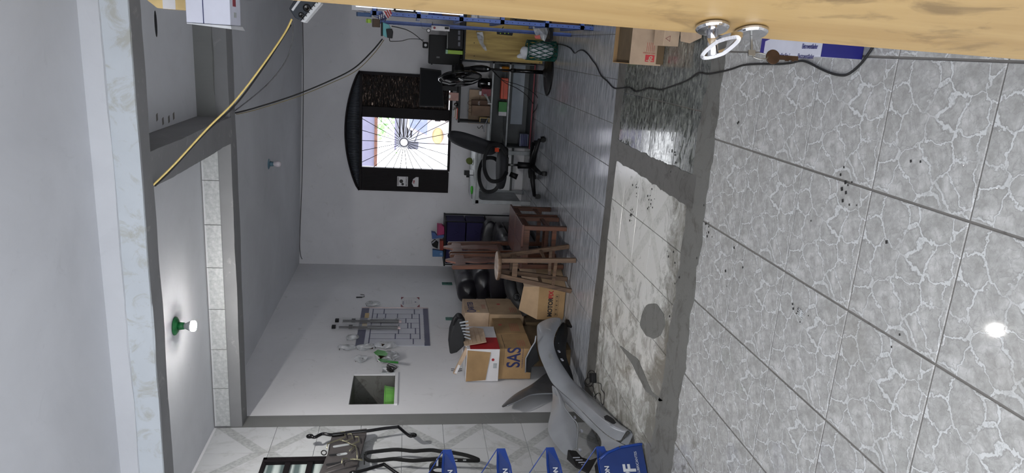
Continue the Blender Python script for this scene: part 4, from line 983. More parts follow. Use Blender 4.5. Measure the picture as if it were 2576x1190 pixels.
part('fan_cable', G().tube(ca2, .004, 6), M['rubber'], fn_, smooth=True)

# green basket with white crumpled bags, in front of the rack
bkx = AZ(1380, 128); bc_ = V(bkx.x+.02, bkx.y, 0)
# it hangs on the shelving side at mid height
BYc = 7.92; bz0 = .008; bz1 = AY(1325,130,BYc).z; BX = AY(1352,127,BYc).x
bk_ = thing('wire_basket', 'dark green lattice basket full of crumpled white plastic beside the fan base', 'basket', (BX, BYc, bz0))
hr = .105
def bcorner(t, z): 
    s_ = hr*(1.0 if z > bz0+.001 else .82); return V(BX+s_*math.cos(t), BYc+s_*math.sin(t), z)
part('rim', G().tube([bcorner(2*PI*k/24, bz1) for k in range(24)], .007, 6, closed=True), M['basket'], bk_, smooth=True)
part('foot_ring', G().tube([bcorner(2*PI*k/24, bz0+.0005) for k in range(24)], .007, 6, closed=True), M['basket'], bk_, smooth=True)
part('bottom', G().cyl((BX,BYc,bz0), (BX,BYc,bz0+.006), hr*.83, hr*.83, 24), M['basket'], bk_)
for k in range(14):
    for s_ in (1,-1):
        part('lattice_strip', G().tube([bcorner(2*PI*k/14+s_*j*.22, bz0+.004+(bz1-bz0-.004)*j/5) for j in range(6)], .0045, 5), M['basket'], bk_)
part('basket_leg', G().cyl((BX,BYc,0), (BX,BYc,bz0), .05, .03, 16), M['black'], bk_) if bz0 > .02 else None
g = G().ball((BX,BYc,(bz0+bz1)/2), .088, 20, 14, (1,1,(bz1-bz0)/.19)).ball((BX-.03,BYc-.02,bz1+.02), .065, 18, 12, (1.1,1,.9)).ball((BX-.07,BYc-.03,bz1+.06), .035, 14, 10, (.8,.8,1.4))
wbg = tag(mk('crumpled_bag', g, M['bagw'], smooth=True, noisy=.016), 'white crumpled plastic bag bulging out of the green basket', 'bag')
t = thing('clear_bag', 'clear plastic bag with red print hanging off the shelving beside the basket', 'bag', tuple(AY(1350, 85, 6.9)))
Yb = 6.9
part('film', G().grid([[AY(1334,52,Yb), AY(1345,52,Yb-.03), AY(1368,56,Yb), AY(1384,58,Yb)], [AY(1340,68,Yb+.02), AY(1350,66,Yb-.04), AY(1368,68,Yb), AY(1381,70,Yb+.02)], [AY(1346,84,Yb), AY(1356,82,Yb-.03), AY(1368,86,Yb-.02), AY(1376,90,Yb)], [AY(1352,96,Yb+.01), AY(1358,98,Yb-.02), AY(1364,100,Yb), AY(1370,104,Yb)]]), M['bagc'], t, solid=.004)
part('red_print', G().prism([AY(1344,90,Yb-.05), AY(1358,88,Yb-.05), AY(1360,98,Yb-.05), AY(1347,97,Yb-.05)], (0,.004,0)), P('red_white_print', (190,90,80), .5), t)
part('hook', G().bar(tuple(AY(1336,55,Yb)), (RX0+.002, Yb, AY(1336,55,Yb).z), .004, .004), M['steel'], t)
t = thing('black_tray', 'black ribbed plastic tray leaning out of the shelving', 'tray', tuple(AY(1385, 80, 6.8)))
part('tray_body', G().prism([AY(1372,60,6.85), AY(1392,64,6.85), AY(1391,100,6.85), AY(1380,106,6.85), (AY(1384,98,6.85)), AY(1382,72,6.85)], (0,.25,0)), M['black'], t, bevel=.004)
for k in range(3): part('rib', G().bar(tuple(AY(1374+k*5,62,6.845)), tuple(AY(1384+k*3,98,6.845)), .004, .004), M['blackg'], t)
part('blue_insert', G().prism([AY(1404,58,6.75), AY(1452,61,6.75), AY(1451,69,6.75), AY(1406,67,6.75)], (0,.2,0)), M['bluel'], t)

# ------------------------------------------------------------------ white metal table at the back wall
TY = 8.86; tx0, tx1 = AY(1190, 512, TY).x, AY(1300, 381, TY).x; tz = AY(1191, 480, TY).z
tb = thing('metal_table', 'white metal frame table against the back wall left of the counter', 'table', ((tx0+tx1)/2, 9.2, 0))
part('table_top', G().box(tx0-.01, tx1+.02, TY-.01, YB-.03, tz-.03, tz), M['whiteo'], tb, bevel=.004)
part('frame_rail', G().box(tx0, tx1, TY, TY+.03, tz-.075, tz-.03), M['whiteo'], tb, bevel=.003)
for x in (tx0+.0, tx1-.05):
    part('leg', G().box(x, x+.05, TY, TY+.04, 0, tz-.03), M['whiteo'], tb, bevel=.004)
    part('leg', G().box(x, x+.05, YB-.09, YB-.05, 0, tz-.03), M['whiteo'], tb, bevel=.004)
part('corner_gusset', G().prism([(tx0+.05,TY+.005,tz-.075),(tx0+.09,TY+.005,tz-.075),(tx0+.062,TY+.005,tz-.087),(tx0+.05,TY+.005,tz-.115)], (0,.02,0)), M['whiteo'], tb)
part('side_plate', G().box(tx0+.01, tx0+.025, TY+.04, YB-.09, .12, tz-.03), M['whiteo'], tb)
part('low_rail', G().box(tx0+.05, tx1-.05, YB-.09, YB-.06, .16, .19), M['counter'], tb)
part('back_panel', G().box(tx0+.05, tx1-.05, YB-.075, YB-.062, .19, tz-.25), M['wall2'], tb)
t = thing('green_screwdriver', 'bright green handled screwdriver lying on the white table edge', 'tool', tuple(AY(1184, 478, 8.95)))
q0 = AY(1184,468,8.93); q0.z = tz+.018; q1 = AY(1184,488,8.93); q1.z = tz+.014; q2 = AY(1184,500,8.93); q2.z = tz+.010
part('handle', G().tube([q0, q0.lerp(q1,.2), q0.lerp(q1,.6), q1], [.012,.017,.017,.010], 12), P('bright_green', (60,170,40), .4), t, smooth=True); part('shaft', G().cyl(q1, q2, .004, .004, 8), M['black'], t)
t = thing('plug_adapter', 'black and white plug adapter standing on the white table', 'plug', tuple(AY(1178, 432, 9.0)))
a = AY(1168, 441, 9.0); b_ = AY(1180, 430, 9.0); part('adapter_body', G().box(a.x, b_.x, 9.0, 9.05, tz+.001, a.z), M['black'], t, bevel=.004); part('white_cube', G().box(a.x+.015, b_.x+.02, 8.97, 9.0, tz+.001, tz+.05), M['white'], t, bevel=.003)
t = thing('green_bottle_brush', 'olive green wire brush behind the office chair on the white table', 'brush', tuple(AY(1178, 402, 9.1)))
q = AY(1190,405,9.1); part('bristles', G().ball((q.x,9.1,tz+.05), .045, 12, 8, (1,.7,1)), P('olive', (84,96,40), .8), t, noisy=.01); part('wire', G().tube([(q.x,9.1,tz+.002),(q.x-.03,9.1,tz+.03),(q.x-.05,9.08,tz+.002)], .003, 6), M['ink'], t)
t = thing('wall_socket', 'small black socket with a white plug on the back wall above the white table', 'socket', tuple(AY(1170, 437, 9.6)))
a = AY(1167, 440, YB-.02); b_ = AY(1181, 429, YB-.02); part('plate', G().box(a.x, b_.x, YB-.02, YB, b_.z, a.z), M['black'], t, bevel=.003); part('plug', G().box(a.x-.03, a.x, YB-.04, YB, b_.z, b_.z+.04), M['black'], t)

# ------------------------------------------------------------------ office chair
hb_ = AZ(1362, 418); HX, HY = hb_.x, hb_.y
oc = thing('office_chair', 'black office chair with looped armrests and castors in front of the counter', 'chair', (HX, HY, 0))
R0 = .37
for k in range(5):
    a = math.radians(186+72*k+8); d = V(math.cos(a), math.sin(a), 0); e = V(HX,HY,0)+d*R0
    part('base_arm', G().tube([(HX,HY,.115), V(HX,HY,.105)+d*.18, V(HX,HY,.075)+d*R0], [.036,.03,.020], 8), M['black'], oc, smooth=True)
    cw = part('castor', G().cyl(e+V(-d.y*.022,d.x*.022,.031), e+V(d.y*.022,-d.x*.022,.031), .030, .030, 16), M['rubber'], oc)
    part('castor_stem', G().cyl(e+V(0,0,.03), e+V(0,0,.08), .008, .008, 8).obox(tuple(e+V(0,0,.055)), d*.026, (-d.y*.02,d.x*.02,0), (0,0,.008)), M['black'], cw)
part('gas_sleeve', G().cyl((HX,HY,.10), (HX,HY,.29), .034, .042, 18), M['black'], oc, smooth=True)
part('gas_piston', G().cyl((HX,HY,.29), (HX,HY,.43), .014, .014, 14), M['steel'], oc, smooth=True)
part('tilt_knob', G().cyl((HX-.10,HY-.06,.39), (HX-.13,HY-.08,.30), .03, .035, 14), M['black'], oc, smooth=True)
part('mechanism', G().box(HX-.12, HX+.10, HY-.07, HY+.07, .415, .455), M['black'], oc, bevel=.008)
fa = math.radians(180+24); f_ = V(math.cos(fa), math.sin(fa), 0); s_ = V(-f_.y, f_.x, 0)     # facing left and a little to the camera
sc = V(HX,HY,.49)-f_*(-.05)
def ell(c, a, b, ra, rb, n=28, pw=2.6): 
    return [c+a*(ra*math.copysign(abs(math.cos(2*PI*k/n))**(2/pw), math.cos(2*PI*k/n)))+b*(rb*math.copysign(abs(math.sin(2*PI*k/n))**(2/pw), math.sin(2*PI*k/n))) for k in range(n)]
def loft(rings, cap=True):
    g = G(); vs = [[g.bm.verts.new(p) for p in r] for r in rings]; n = len(rings[0])
    for A, B in zip(vs, vs[1:]):
        for k in range(n): g.bm.faces.new((A[k], A[(k+1)%n], B[(k+1)%n], B[k]))
    if cap: g.bm.faces.new(vs[0][::-1]); g.bm.faces.new(vs[-1])
    return g
zz = V(0,0,1)
part('seat', loft([ell(sc-zz*.04, f_, s_, .20, .20), ell(sc-zz*.03, f_, s_, .235, .235), ell(sc+zz*.005, f_, s_, .245, .24), ell(sc+zz*.04, f_, s_, .225, .22), ell(sc+zz*.05, f_, s_, .15, .15)]), M['fabric'], oc, smooth=True)
bn = (-f_+zz*.0).normalized(); bu = (zz*.97-f_*.30).normalized(); bb = f_*.95+zz*.28; bb.normalize()
bcn = sc - f_*.295 + zz*.36
part('backrest', loft([ell(bcn-bb*.045, s_, bu, .19, .27, pw=2.4), ell(bcn-bb*.035, s_, bu, .215, .30, pw=2.4), ell(bcn, s_, bu, .225, .31, pw=2.4), ell(bcn+bb*.03, s_, bu, .20, .285, pw=2.4), ell(bcn+bb*.035, s_, bu, .12, .2, pw=2.4)]), M['fabric'], oc, smooth=True)
part('back_strut', G().tube([sc-zz*.055-f_*.05, sc-zz*.06-f_*.24, sc-f_*.30+zz*.05, bcn-bb*.05], .02, 8, flat=(.05,.014,s_)), M['black'], oc, bevel=.003)
part('orange_tag', G().obox(tuple(sc-f_*.19+s_*.14+zz*.075), f_*.025, s_*.002, zz*.025), M['orange'], oc)
for sg in (1, -1):
    A_ = [sc+s_*sg*.24-f_*.10-zz*.03, sc+s_*sg*.29-f_*.20+zz*.05, sc+s_*sg*.30-f_*.19+zz*.17, sc+s_*sg*.29-f_*.06+zz*.235, sc+s_*sg*.28+f_*.10+zz*.235, sc+s_*sg*.29+f_*.22+zz*.17, sc+s_*sg*.28+f_*.21+zz*.05, sc+s_*sg*.24+f_*.10-zz*.03]
    part('armrest', G().tube(thru(A_, 6), .016, 8, flat=(.045,.026,s_)), M['black'], oc, bevel=.006)

# ------------------------------------------------------------------ two wooden chairs
def wood_chair(y0, y1, label, tilt=0):
    t = thing('wooden_chair', label, 'chair', (-1.95, (y0+y1)/2, 0), 'high-backed wooden chairs')
    xf, xb = -1.715, -2.17; sz = .462
    xm = -1.935
    part('seat_board', G().box(xm+.002, xf+.01, y0, y1, sz-.022, sz), M['woodseat'], t, bevel=.003)
    part('seat_board', G().box(xb+.02, xm-.002, y0, y1, sz-.022, sz), M['woodseat'], t, bevel=.003)
    for y in (y0+.015, y1-.06):
        part('front_leg', G().box(xf-.05, xf-.005, y, y+.045, 0.001, sz-.022), M['wooddark'], t, bevel=.003)
        part('back_post', G().prism([(xb-.0,y,0.001),(xb+.045,y,0.001),(xb+.045,y,.50),(xb+.02,y,1.135),(xb-.0,y,1.15),(xb-.022,y,1.135),(xb-.002,y,.50)], (0,.04,0)), M['wooddark'], t, bevel=.004)
        part('side_rail', G().box(xb+.04, xf-.045, y+.01, y+.035, sz-.085, sz-.022), M['wooddark'], t)
        part('side_stretcher', G().box(xb+.04, xf-.045, y+.012, y+.032, .10, .145), M['wooddark'], t, bevel=.002)
    part('front_apron', G().box(xf-.035, xf-.015, y0+.05, y1-.05, sz-.085, sz-.022), M['wooddark'], t)
    part('rear_apron', G().box(xb+.01, xb+.03, y0+.05, y1-.05, sz-.085, sz-.022), M['wooddark'], t)
    part('front_stretcher', G().box(xf-.035, xf-.015, y0+.05, y1-.05, .17, .21), M['wooddark'], t)
    ym = (y0+y1)/2; hw = (y1-y0)/2-.055
    # crest rail with an ogee top
    pr_ = [(-1,0),(-1,.09),(-.72,.105),(-.52,.10),(-.40,.125),(-.22,.175),(-.08,.20),(.08,.20),(.22,.175),(.40,.125),(.52,.10),(.72,.105),(1,.09),(1,0)]
    part('crest_rail', G().prism([(xb-.004, ym+a*hw, 1.0+b) for a, b in pr_], (.022,0,0)), M['woodpale'], t, bevel=.003)
    L_ = []; Rr = []
    for k in range(13):
        z = .60+.40*k/12; w_ = .072+.016*math.cos(k/12*2*PI*1.5); L_.append((xb+.012-.01*k/12, ym-w_, z)); Rr.append((xb+.012-.01*k/12, ym+w_, z))
    part('splat', G().prism(L_+Rr[::-1], (.014,0,0)), M['woodpale'], t, bevel=.002)
    part('lower_rail', G().box(xb+.004, xb+.026, ym-hw, ym+hw, .555, .605), M['wooddark'], t, bevel=.002)
    return t
wood_chair(6.68, 7.14, 'wooden chair with a pointed crest, the nearer of the two behind the stool')
wood_chair(7.165, 7.60, 'wooden chair with a pointed crest, the farther of the two, nearer the back wall')

# ------------------------------------------------------------------ bar stool
st_c = AY(1247, 668, 6.34); 
st = thing('bar_stool', 'tall wooden stool with a round scratched seat and splayed legs', 'stool', (st_c.x, 6.34, 0))
sz = AY(1249, 668, 6.34).z
part('seat', G().lathe([(.11,-.035),(.135,-.03),(.142,-.012),(.138,0)], (st_c.x,6.34,sz), (0,0,1), 36), M['stoolw'], st, smooth=False, bevel=.003)
part('seat_top', G().lathe([(.136,0),(.132,.003)], (st_c.x,6.34,sz), (0,0,1), 36), M['stooltop'], st)
feet = [AZ(1450,655), AZ(1438,732), AZ(1427,702), AZ(1432,620)]
tops = [V(st_c.x+.075,6.34-.07,sz-.03), V(st_c.x-.075,6.34-.07,sz-.03), V(st_c.x-.075,6.34+.07,sz-.03), V(st_c.x+.075,6.34+.07,sz-.03)]
for f, tp in zip(feet, tops): part('leg', G().bar(tuple(f+V(0,0,.005)), tuple(tp), .042, .036, (0,1,0)), M['stoolw'], st, bevel=.003)
for z, w_ in ((.20,.03), (.26,.028), (.60,.05)):
    for i in range(4):
        A_, B_ = feet[i].lerp(tops[i], z/sz), feet[(i+1)%4].lerp(tops[(i+1)%4], z/sz); o_ = V(0,0,.05*(i%2) if z < .5 else 0)
        if z == .20 and i % 2: continue
        if z == .26 and not i % 2: continue
        part('rung' if z < .5 else 'apron', G().bar(tuple(A_+o_), tuple(B_+o_), .018, w_), M['stoolw'], st, bevel=.002)

# ------------------------------------------------------------------ drawers, things on top, sofa
NY = 9.14
a = AY(1120, 665, NY); b_ = AY(1225, 560, NY); dxa, dxb = max(a.x, XL+.06), b_.x; dz1 = AY(1121, 600, NY).z; 
dr = thing('fabric_drawer_unit', 'black rack with four navy fabric drawers by the back wall', 'drawers', ((dxa+dxb)/2, 9.35, 0))
part('top_board', G().box(dxa-.02, dxb+.01, NY-.02, YB-.03, dz1-.005, dz1+.015), M['black'], dr, bevel=.002)
for x in (dxa, (dxa+dxb)/2, dxb):
    for y in (NY, YB-.06): part('upright', G().cyl((x,y,0.001), (x,y,dz1), .008, .008, 8), M['black'], dr)
zm = AY(1172, 590, NY).z; zb_ = AY(1222, 590, NY).z
for x0, x1 in ((dxa+.01, (dxa+dxb)/2-.012), ((dxa+dxb)/2+.012, dxb-.01)):
    for z0, zt_ in ((zm+.006, dz1-.01), (zb_, zm-.006)):
        d = part('fabric_drawer', G().box(x0, x1, NY+.01, YB-.08, z0, zt_), M['navyfab'], dr, bevel=.008)
        xm = (x0+x1)/2; zz_ = (z0+zt_)/2; part('pull_loop', G().tube([(xm-.03,NY+.008,zz_+.02),(xm,NY-.01,zz_-.03),(xm+.03,NY+.008,zz_+.02)], .004, 6), M['navyfab'], d)
part('shelf_frame', G().box(dxa, dxb, NY, YB-.06, zb_-.02, zb_-.008), M['black'], dr)
ztop = dz1+.016
def on_top(name, label, cat, pts, y, d, mat, ex=None):
    ps = [AY(px, py, y) for px, py in pts]; mz = min(p.z for p in ps); ps = [V(p.x, p.y, p.z-mz+ztop) for p in ps]
    t = thing(name, label, cat, (sum(p.x for p in ps)/len(ps), y, ztop)); part('body', G().prism(ps, (0,d,0)), mat, t, bevel=.005); 
    if ex: ex(t, ps, y)
    return t
on_top('pencil_case', 'magenta zipped case on top of the navy drawer unit', 'case', [(1102,565),(1114,566),(1120,572),(1120,590),(1102,593)], 9.2, .09, M['magenta'], lambda t,p,y: part('zip', G().bar(tuple(p[0]+V(0,-.003,-.01)), tuple(p[4]+V(0,-.003,-.01)), .004, .004), M['ink'], t))
on_top('blue_bundle', 'blue and pink bundle tied with cord between the cases on the drawer unit', 'bundle', [(1088,584),(1098,586),(1102,592),(1120,591),(1119,598),(1090,602)], 9.25, .08, P('blue_cloth', (70,96,150), .7), lambda t,p,y: part('cord', G().tube([p[0]+V(0,-.01,0),p[1]+V(.01,-.012,.01),p[2]+V(0,-.012,.0)], .003, 6), M['ink'], t))
on_top('black_gift_box', 'small black box tilted on a red box on the drawer unit', 'box', [(1086,612),(1095,604),(1104,612),(1102,626),(1089,620)], 9.3, .07, M['black'], lambda t,p,y: part('pale_side', G().prism([p[0]+V(0,-.002,0), p[1]+V(0,-.002,0), p[1]+V(0,-.002,-.02), p[0]+V(0,-.002,-.02)], (0,.001,0)), M['greyb'], t)).location.z += .07
for ch in (): pass
on_top('red_box', 'flat dark red box under the small black box on the drawer unit', 'box', [(1104,606),(1113,606),(1113,630),(1104,630)], 9.27, .1, P('brick_red_card', (150,52,40), .6), lambda t,p,y: part('lid_seam', G().bar(tuple(p[0]+V(0,-.001,-.02)), tuple(p[3]+V(0,-.001,-.02)), .002, .002), M['ink'], t))
on_top('blue_printed_box', 'light blue printed box at the left end of the drawer unit', 'box', [(1085,628),(1112,632),(1112,646),(1085,646)], 9.25, .06, P('sky_blue_card', (70,112,160), .5), lambda t,p,y: part('pattern', G().lathe([(.018,0),(.018,.001)], (p[2]+p[1])/2+V(.0,-.001,.03), (0,-1,0), 16), P('pale_blue_ink', (120,150,190), .5), t))
# sofa : back rolls along the left wall
sf = thing('leather_sofa', 'black leather sofa with padded rolls behind the boxes', 'sofa', (-2.7, 8.3, 0))
SX0, SY0, SY1 = XL+.10, 7.75, 9.02
def roll(name, xc, zc, rx, rz, y0, y1, n=18, m_=14, mat='leather', seams=3):
    g = G(); rings = []
    for j in range(m_*2+1):
        t = j/(m_*2); y = y0+(y1-y0)*t; e = min(t, 1-t)*m_*2
        s = min(1, math.sqrt(max(0, 1-(1-min(e/3,1))**2))+.02)
        s *= 1-.045*abs(math.cos(t*PI*seams))**14
        rings.append([V(xc+rx*s*math.copysign(abs(math.cos(2*PI*k/n))**.8, math.cos(2*PI*k/n)), y, zc+rz*s*math.copysign(abs(math.sin(2*PI*k/n))**.8, math.sin(2*PI*k/n))) for k in range(n)])
    return part(name, loft(rings), M[mat], sf, smooth=True)
roll('back_roll', SX0+.16, .86, .15, .13, SY0, SY1); roll('back_roll', SX0+.24, .68, .19, .13, SY0, SY1); roll('back_roll', SX0+.30, .53, .18, .10, SY0, SY1)
roll('seat_cushion', SX0+.48, .40, .30, .085, SY0+.05, SY1-.05)
part('sofa_base', G().box(SX0, SX0+.74, SY0+.04, SY1-.02, .05, .34), M['leather'], sf, bevel=.02)
roll('armrest', SX0+.44, .52, .38, .12, SY0-.13, SY0+.1, seams=1); roll('armrest', SX0+.40, .50, .36, .12, SY1-.12, SY1+.10, seams=1)
for x in (SX0+.06, SX0+.66):
    for y in (SY0+.08, SY1-.06): part('foot', G().cyl((x,y,.001), (x,y,.05), .025, .03, 12), M['black'], sf)

# ------------------------------------------------------------------ cartons against the left wall
def carton(name, label, x0, x1, y0, y1, z0, z1, mat, rz=0, flap=True, cut=.004):
    c = V((x0+x1)/2, (y0+y1)/2, z0); t = thing(name, label, 'box', tuple(c))
    g = G().box(x0, x1, y0, y1, z0, z1); part('carton_body', g, M[mat], t, bevel=cut)
    part('tape_seam', G().box(x0+.01, x1-.01, (y0+y1)/2-.022, (y0+y1)/2+.022, z1, z1+.001), M['card3'], t)
    return t
SX1 = -2.765                      # room side of the stacked boxes
Y0s = 6.06
zA0, zA1 = AY(1338, 900, Y0s).z, AY(1256, 900, Y0s).z        # SAS box
t1 = carton('school_carton', 'brown carton printed SAS under the red and white carton', XL+.02, SX1, Y0s, Y0s+.36, zA0, zA1, 'card2')
L0 = AY(1313, 937, Y0s)
tr_ = V(1,0,0); tu_ = V(0,0,1)
q = AY(1308, 925, Y0s-.002); q2 = AY(1308, 862, Y0s-.002)
sz_ = AY(1275, 900, Y0s).z-AY(1308, 900, Y0s).z
text('logo_lettering', 'SAS', (q.x, Y0s-.0015, AY(1308,900,Y0s).z), tr_, tu_, sz_*1.42, M['navy'], t1, .003, xs=(q2.x-q.x)/(sz_*1.42*1.95))
q = AY(1315, 926, Y0s); text('small_lettering', 'PLATAFORMA DE EDUCAÇÃO', (q.x, Y0s-.0015, AY(1316,900,Y0s).z), tr_, tu_, .016, M['navy'], t1, xs=.98)
part('print_line', G().box(AY(1268,918,Y0s).x, AY(1268,865,Y0s).x, Y0s-.0015, Y0s, AY(1268,900,Y0s).z, AY(1268,900,Y0s).z+.0015), M['ink'], t1)
part('side_crease', G().box(SX1-.001, SX1+.001, Y0s+.03, Y0s+.33, zA1-.055, zA1-.05), M['cardd'], t1)
for k in range(4): part('side_print', G().box(SX1, SX1+.001, Y0s+.06, Y0s+.20, zA0+.06+.02*k, zA0+.064+.02*k), M['redink'], t1)
t2 = carton('open_carton', 'brown carton behind the printed SAS carton', XL+.03, SX1-.005, Y0s+.38, Y0s+.78, zA0, zA1-.01, 'card2')
for k in range(5): part('side_print', G().box(SX1-.005, SX1-.004, Y0s+.44, Y0s+.64, zA0+.06+.02*k, zA0+.064+.02*k), M['redink'], t2)
part('side_logo', G().lathe([(.02,0),(.02,.001)], (SX1-.005, Y0s+.6, zA0+.24), (1,0,0), 14), M['redink'], t2)
t3 = carton('far_carton', 'brown carton under the carton with the blue and yellow emblem', XL+.03, SX1+.03, Y0s+.80, Y0s+1.28, zA0-.04, zA1+.01, 'card')
for k in range(4): part('side_print', G().box(SX1+.03, SX1+.031, Y0s+.86, Y0s+1.0, zA0+.03+.02*k, zA0+.034+.02*k), M['redink'], t3)
part('side_logo', G().lathe([(.02,0),(.02,.001)], (SX1+.03, Y0s+1.1, zA0+.2), (1,0,0), 14), M['redink'], t3)
# base row holding the pile up
t0_ = carton('base_carton', 'dark brown carton at the bottom of the stack by the fender', XL+.14, SX1-.02, Y0s+.02, Y0s+.62, 0.002, zA0-.002, 'cardd')
t01 = carton('base_carton', 'dusty brown carton at the bottom of the stack near the sofa', XL+.02, SX1, Y0s+.66, Y0s+1.3, 0.002, zA0-.042, 'cardd')
# carton with emblem
zE0, zE1 = zA1+.012, AX(1168, 780, SX1+.02).z
t4 = carton('emblem_carton', 'pale carton printed ARTEB with a blue and yellow emblem beside the sofa', XL+.03, SX1+.03, Y0s+.84, Y0s+1.26, zE0, zE1, 'card3')
text('emblem_lettering', 'ARTEB', (SX1+.0312, Y0s+.93, zE0+(zE1-zE0)*.60), (0,1,0), (0,0,1), .085, M['navy'], t4, .002, xs=.9)
part('emblem_ring', G().tube([V(SX1+.031, Y0s+.89+.028*math.cos(k*PI/10), zE0+(zE1-zE0)*.60+.03+.045*math.sin(k*PI/10)) for k in range(20)], .004, 5, closed=True), M['navy'], t4)
part('emblem_swoosh', G().prism([(SX1+.031,Y0s+.865,zE0+.10),(SX1+.031,Y0s+.915,zE0+.10),(SX1+.031,Y0s+.895,zE0+.14)], (.001,0,0)), M['cardy'], t4)
for k in range(3): part('side_print', G().box(SX1+.030, SX1+.0312, Y0s+.96, Y0s+1.08, zE0+.03+.014*k, zE0+.033+.014*k), M['redink'], t4)
# red and white carton
zR0, zR1 = zA1+.003, AY(1174, 900, Y0s-.03).z
t5 = thing('red_white_carton', 'white and red carton with a brown cardboard front flap on top of the stack', 'box', (-2.92, Y0s+.25, zR0))
RX_ = SX1+.01; part('carton_body', G().box(XL+.012, RX_, Y0s-.03, Y0s+.52, zR0, zR1), M['paper'], t5, bevel=.003)
p1_ = AY(1174,944,Y0s-.04); p2_ = AY(1236,862,Y0s-.04)
part('front_flap', G().prism([(XL+.015,Y0s-.034,zR1-.002),(RX_-.01,Y0s-.034,zR1-.004),(RX_-.03,Y0s-.034,AY(1236,860,Y0s-.03).z),(XL+.03,Y0s-.034,AY(1222,940,Y0s-.03).z)], (0,-.004,0)), M['card2'], t5)
part('red_band', G().box(RX_, RX_+.001, Y0s-.03, Y0s+.24, zR0+.0, zR0+(zR1-zR0)*.9), M['red'], t5)
part('red_dot', G().lathe([(.014,0),(.014,.001)], (AY(1229,905,Y0s-.03).x, Y0s-.031, zR0+.06), (0,-1,0), 14), M['red'], t5)
part('grey_tape', G().box(-2.95, -2.90, Y0s-.0315, Y0s-.03, zR0+.02, zR0+.055), M['whiteo'], t5)
t = thing('torn_cardboard', 'torn tan cardboard piece hanging over the red side of the carton', 'cardboard', (RX_, Y0s+.25, zR1))
part('sheet', G().prism([(RX_+.004,Y0s+.03,zR1+.02),(RX_+.004,Y0s+.40,zR1+.03),(RX_+.02,Y0s+.44,zR1-.10),(RX_+.03,Y0s+.38,zR1-.19),(RX_+.03,Y0s+.06,zR1-.19),(RX_+.02,Y0s+.04,zR1-.1)], (.005,0,0)), M['card3'], t)
for k in range(4): part('crease', G().bar((RX_+.018+.004*k,Y0s+.06,zR1-.02-.04*k), (RX_+.018+.004*k,Y0s+.38,zR1-.015-.04*k), .002, .002), M['card2'], t)
part('tear', G().lathe([(.02,0),(.02,.001)], (RX_+.0095, Y0s+.36, zR1-.01), (1,0,0), 7), M['ink'], t)
t = thing('black_bag', 'black plastic bag with silver striped grille parts on top of the stack', 'bag', (-2.93, Y0s+.35, zR1))
g = G()
bt_ = [AY(px, py, Y0s+.12) for px, py in ((1152,800),(1140,815),(1132,838),(1129,870),(1132,893),(1150,888),(1168,872),(1171.5,850),(1171.5,815),(1163,802))]
g.prism([p+V(0,0,.0) for p in bt_], (0,.16,0)); part('bag_film', g, M['linen'], t, bevel=.02, seg=3)
for k in range(6):
    a = AY(1156+k*2.5, 812+k*7, Y0s+.10); b_ = AY(1178+k*1.2, 808+k*9, Y0s+.10); part('grille_slat', G().bar(tuple(a), tuple(b_), .006, .014), M['silver'], t)
part('knot', G().tube([AY(1152,800,Y0s+.1), AY(1146,797,Y0s+.1), AY(1142,806,Y0s+.1), AY(1140,818,Y0s+.1)], .012, 8), M['linen'], t, smooth=True)
t = thing('narrow_box', 'long narrow white-ended box sticking out of the top of the stack', 'box', tuple(AY(1160, 905, Y0s+.02)))
g = G(); g.prism([AY(1140,940,Y0s-.02), AY(1147,942,Y0s-.02), AY(1180,880,Y0s+.0), AY(1172,876,Y0s+.0)], (0,.03,0)); part('tube_box', g, M['card3'], t)
g = G(); g.prism([AY(1143,939,Y0s-.023), AY(1149,940,Y0s-.023), AY(1158,920,Y0s-.02), AY(1153,917,Y0s-.02)], (0,.002,0)); part('label', g, M['paper'], t)
tag(mk('wall_hook', G().tube([AX(1135,928,XL+.002), AX(1150,929,XL+.012), AX(1162,928,XL+.002)], .003, 6).tube([AX(1135,932,XL+.002), AX(1150,934,XL+.012), AX(1162,932,XL+.002)], .003, 6), M['ink']), 'thin dark wire hooks on the left wall above the stack', 'hook')

# motor-parts carton, open flaps
MY = 6.5; mx0 = AY(1390, 804, MY).x; mx1 = AY(1390, 722, MY).x; mz = AY(1354, 760, MY).z
mb = thing('open_parts_carton', 'open brown carton printed MOTORFIX beside the stool legs', 'box', ((mx0+mx1)/2, 6.7, 0))
th_ = .004
part('front_wall', G().box(mx0, mx1, MY, MY+th_, 0.002, mz), M['card2'], mb)
bx1 = AZ(1398, 690).x; e0 = V(mx1, MY, 0); e1 = V(mx1+.10, MY+.40, 0); e2 = V(mx0+.10, MY+.44, 0); e3 = V(mx0, MY, 0)
e1 = V(mx1+.13, MY+.36, 0)
for nm, A_, B_, mt in (('side_wall', e0, e1, 'card'), ('back_wall', e1, e2, 'card'), ('side_wall', e2, e3, 'card')):
    part(nm, G().prism([A_+V(0,0,.002), B_+V(0,0,.002), B_+V(0,0,mz), A_+V(0,0,mz)], (0,.004,0)), M[mt], mb)
part('bottom', G().prism([e0+V(0,0,.002), e1+V(0,0,.002), e2+V(0,0,.002), e3+V(0,0,.002)], (0,0,.003)), M['cardd'], mb)
part('flap', G().prism([V(mx0,MY,mz), V(mx1,MY,mz), V(mx1-.02,MY+.10,mz+.14), V(mx0+.05,MY+.13,mz+.17)], (0,.004,0)), M['card'], mb)
part('flap', G().prism([e0+V(0,0,mz), e1+V(0,0,mz), e1+V(-.03,-.06,mz+.17), e0+V(-.01,.02,mz+.15)], (.003,0,0)), M['card3'], mb)
q0 = AY(1398, 797, MY); q1 = AY(1398, 726, MY); wv_ = (q1.x-q0.x)
text('brand_lettering', 'MOTOR', (q0.x, MY-.0012, AY(1390,760,MY).z), (1,0,0), (0,0,1), .062, M['ink'], mb, .0025, xs=.9)
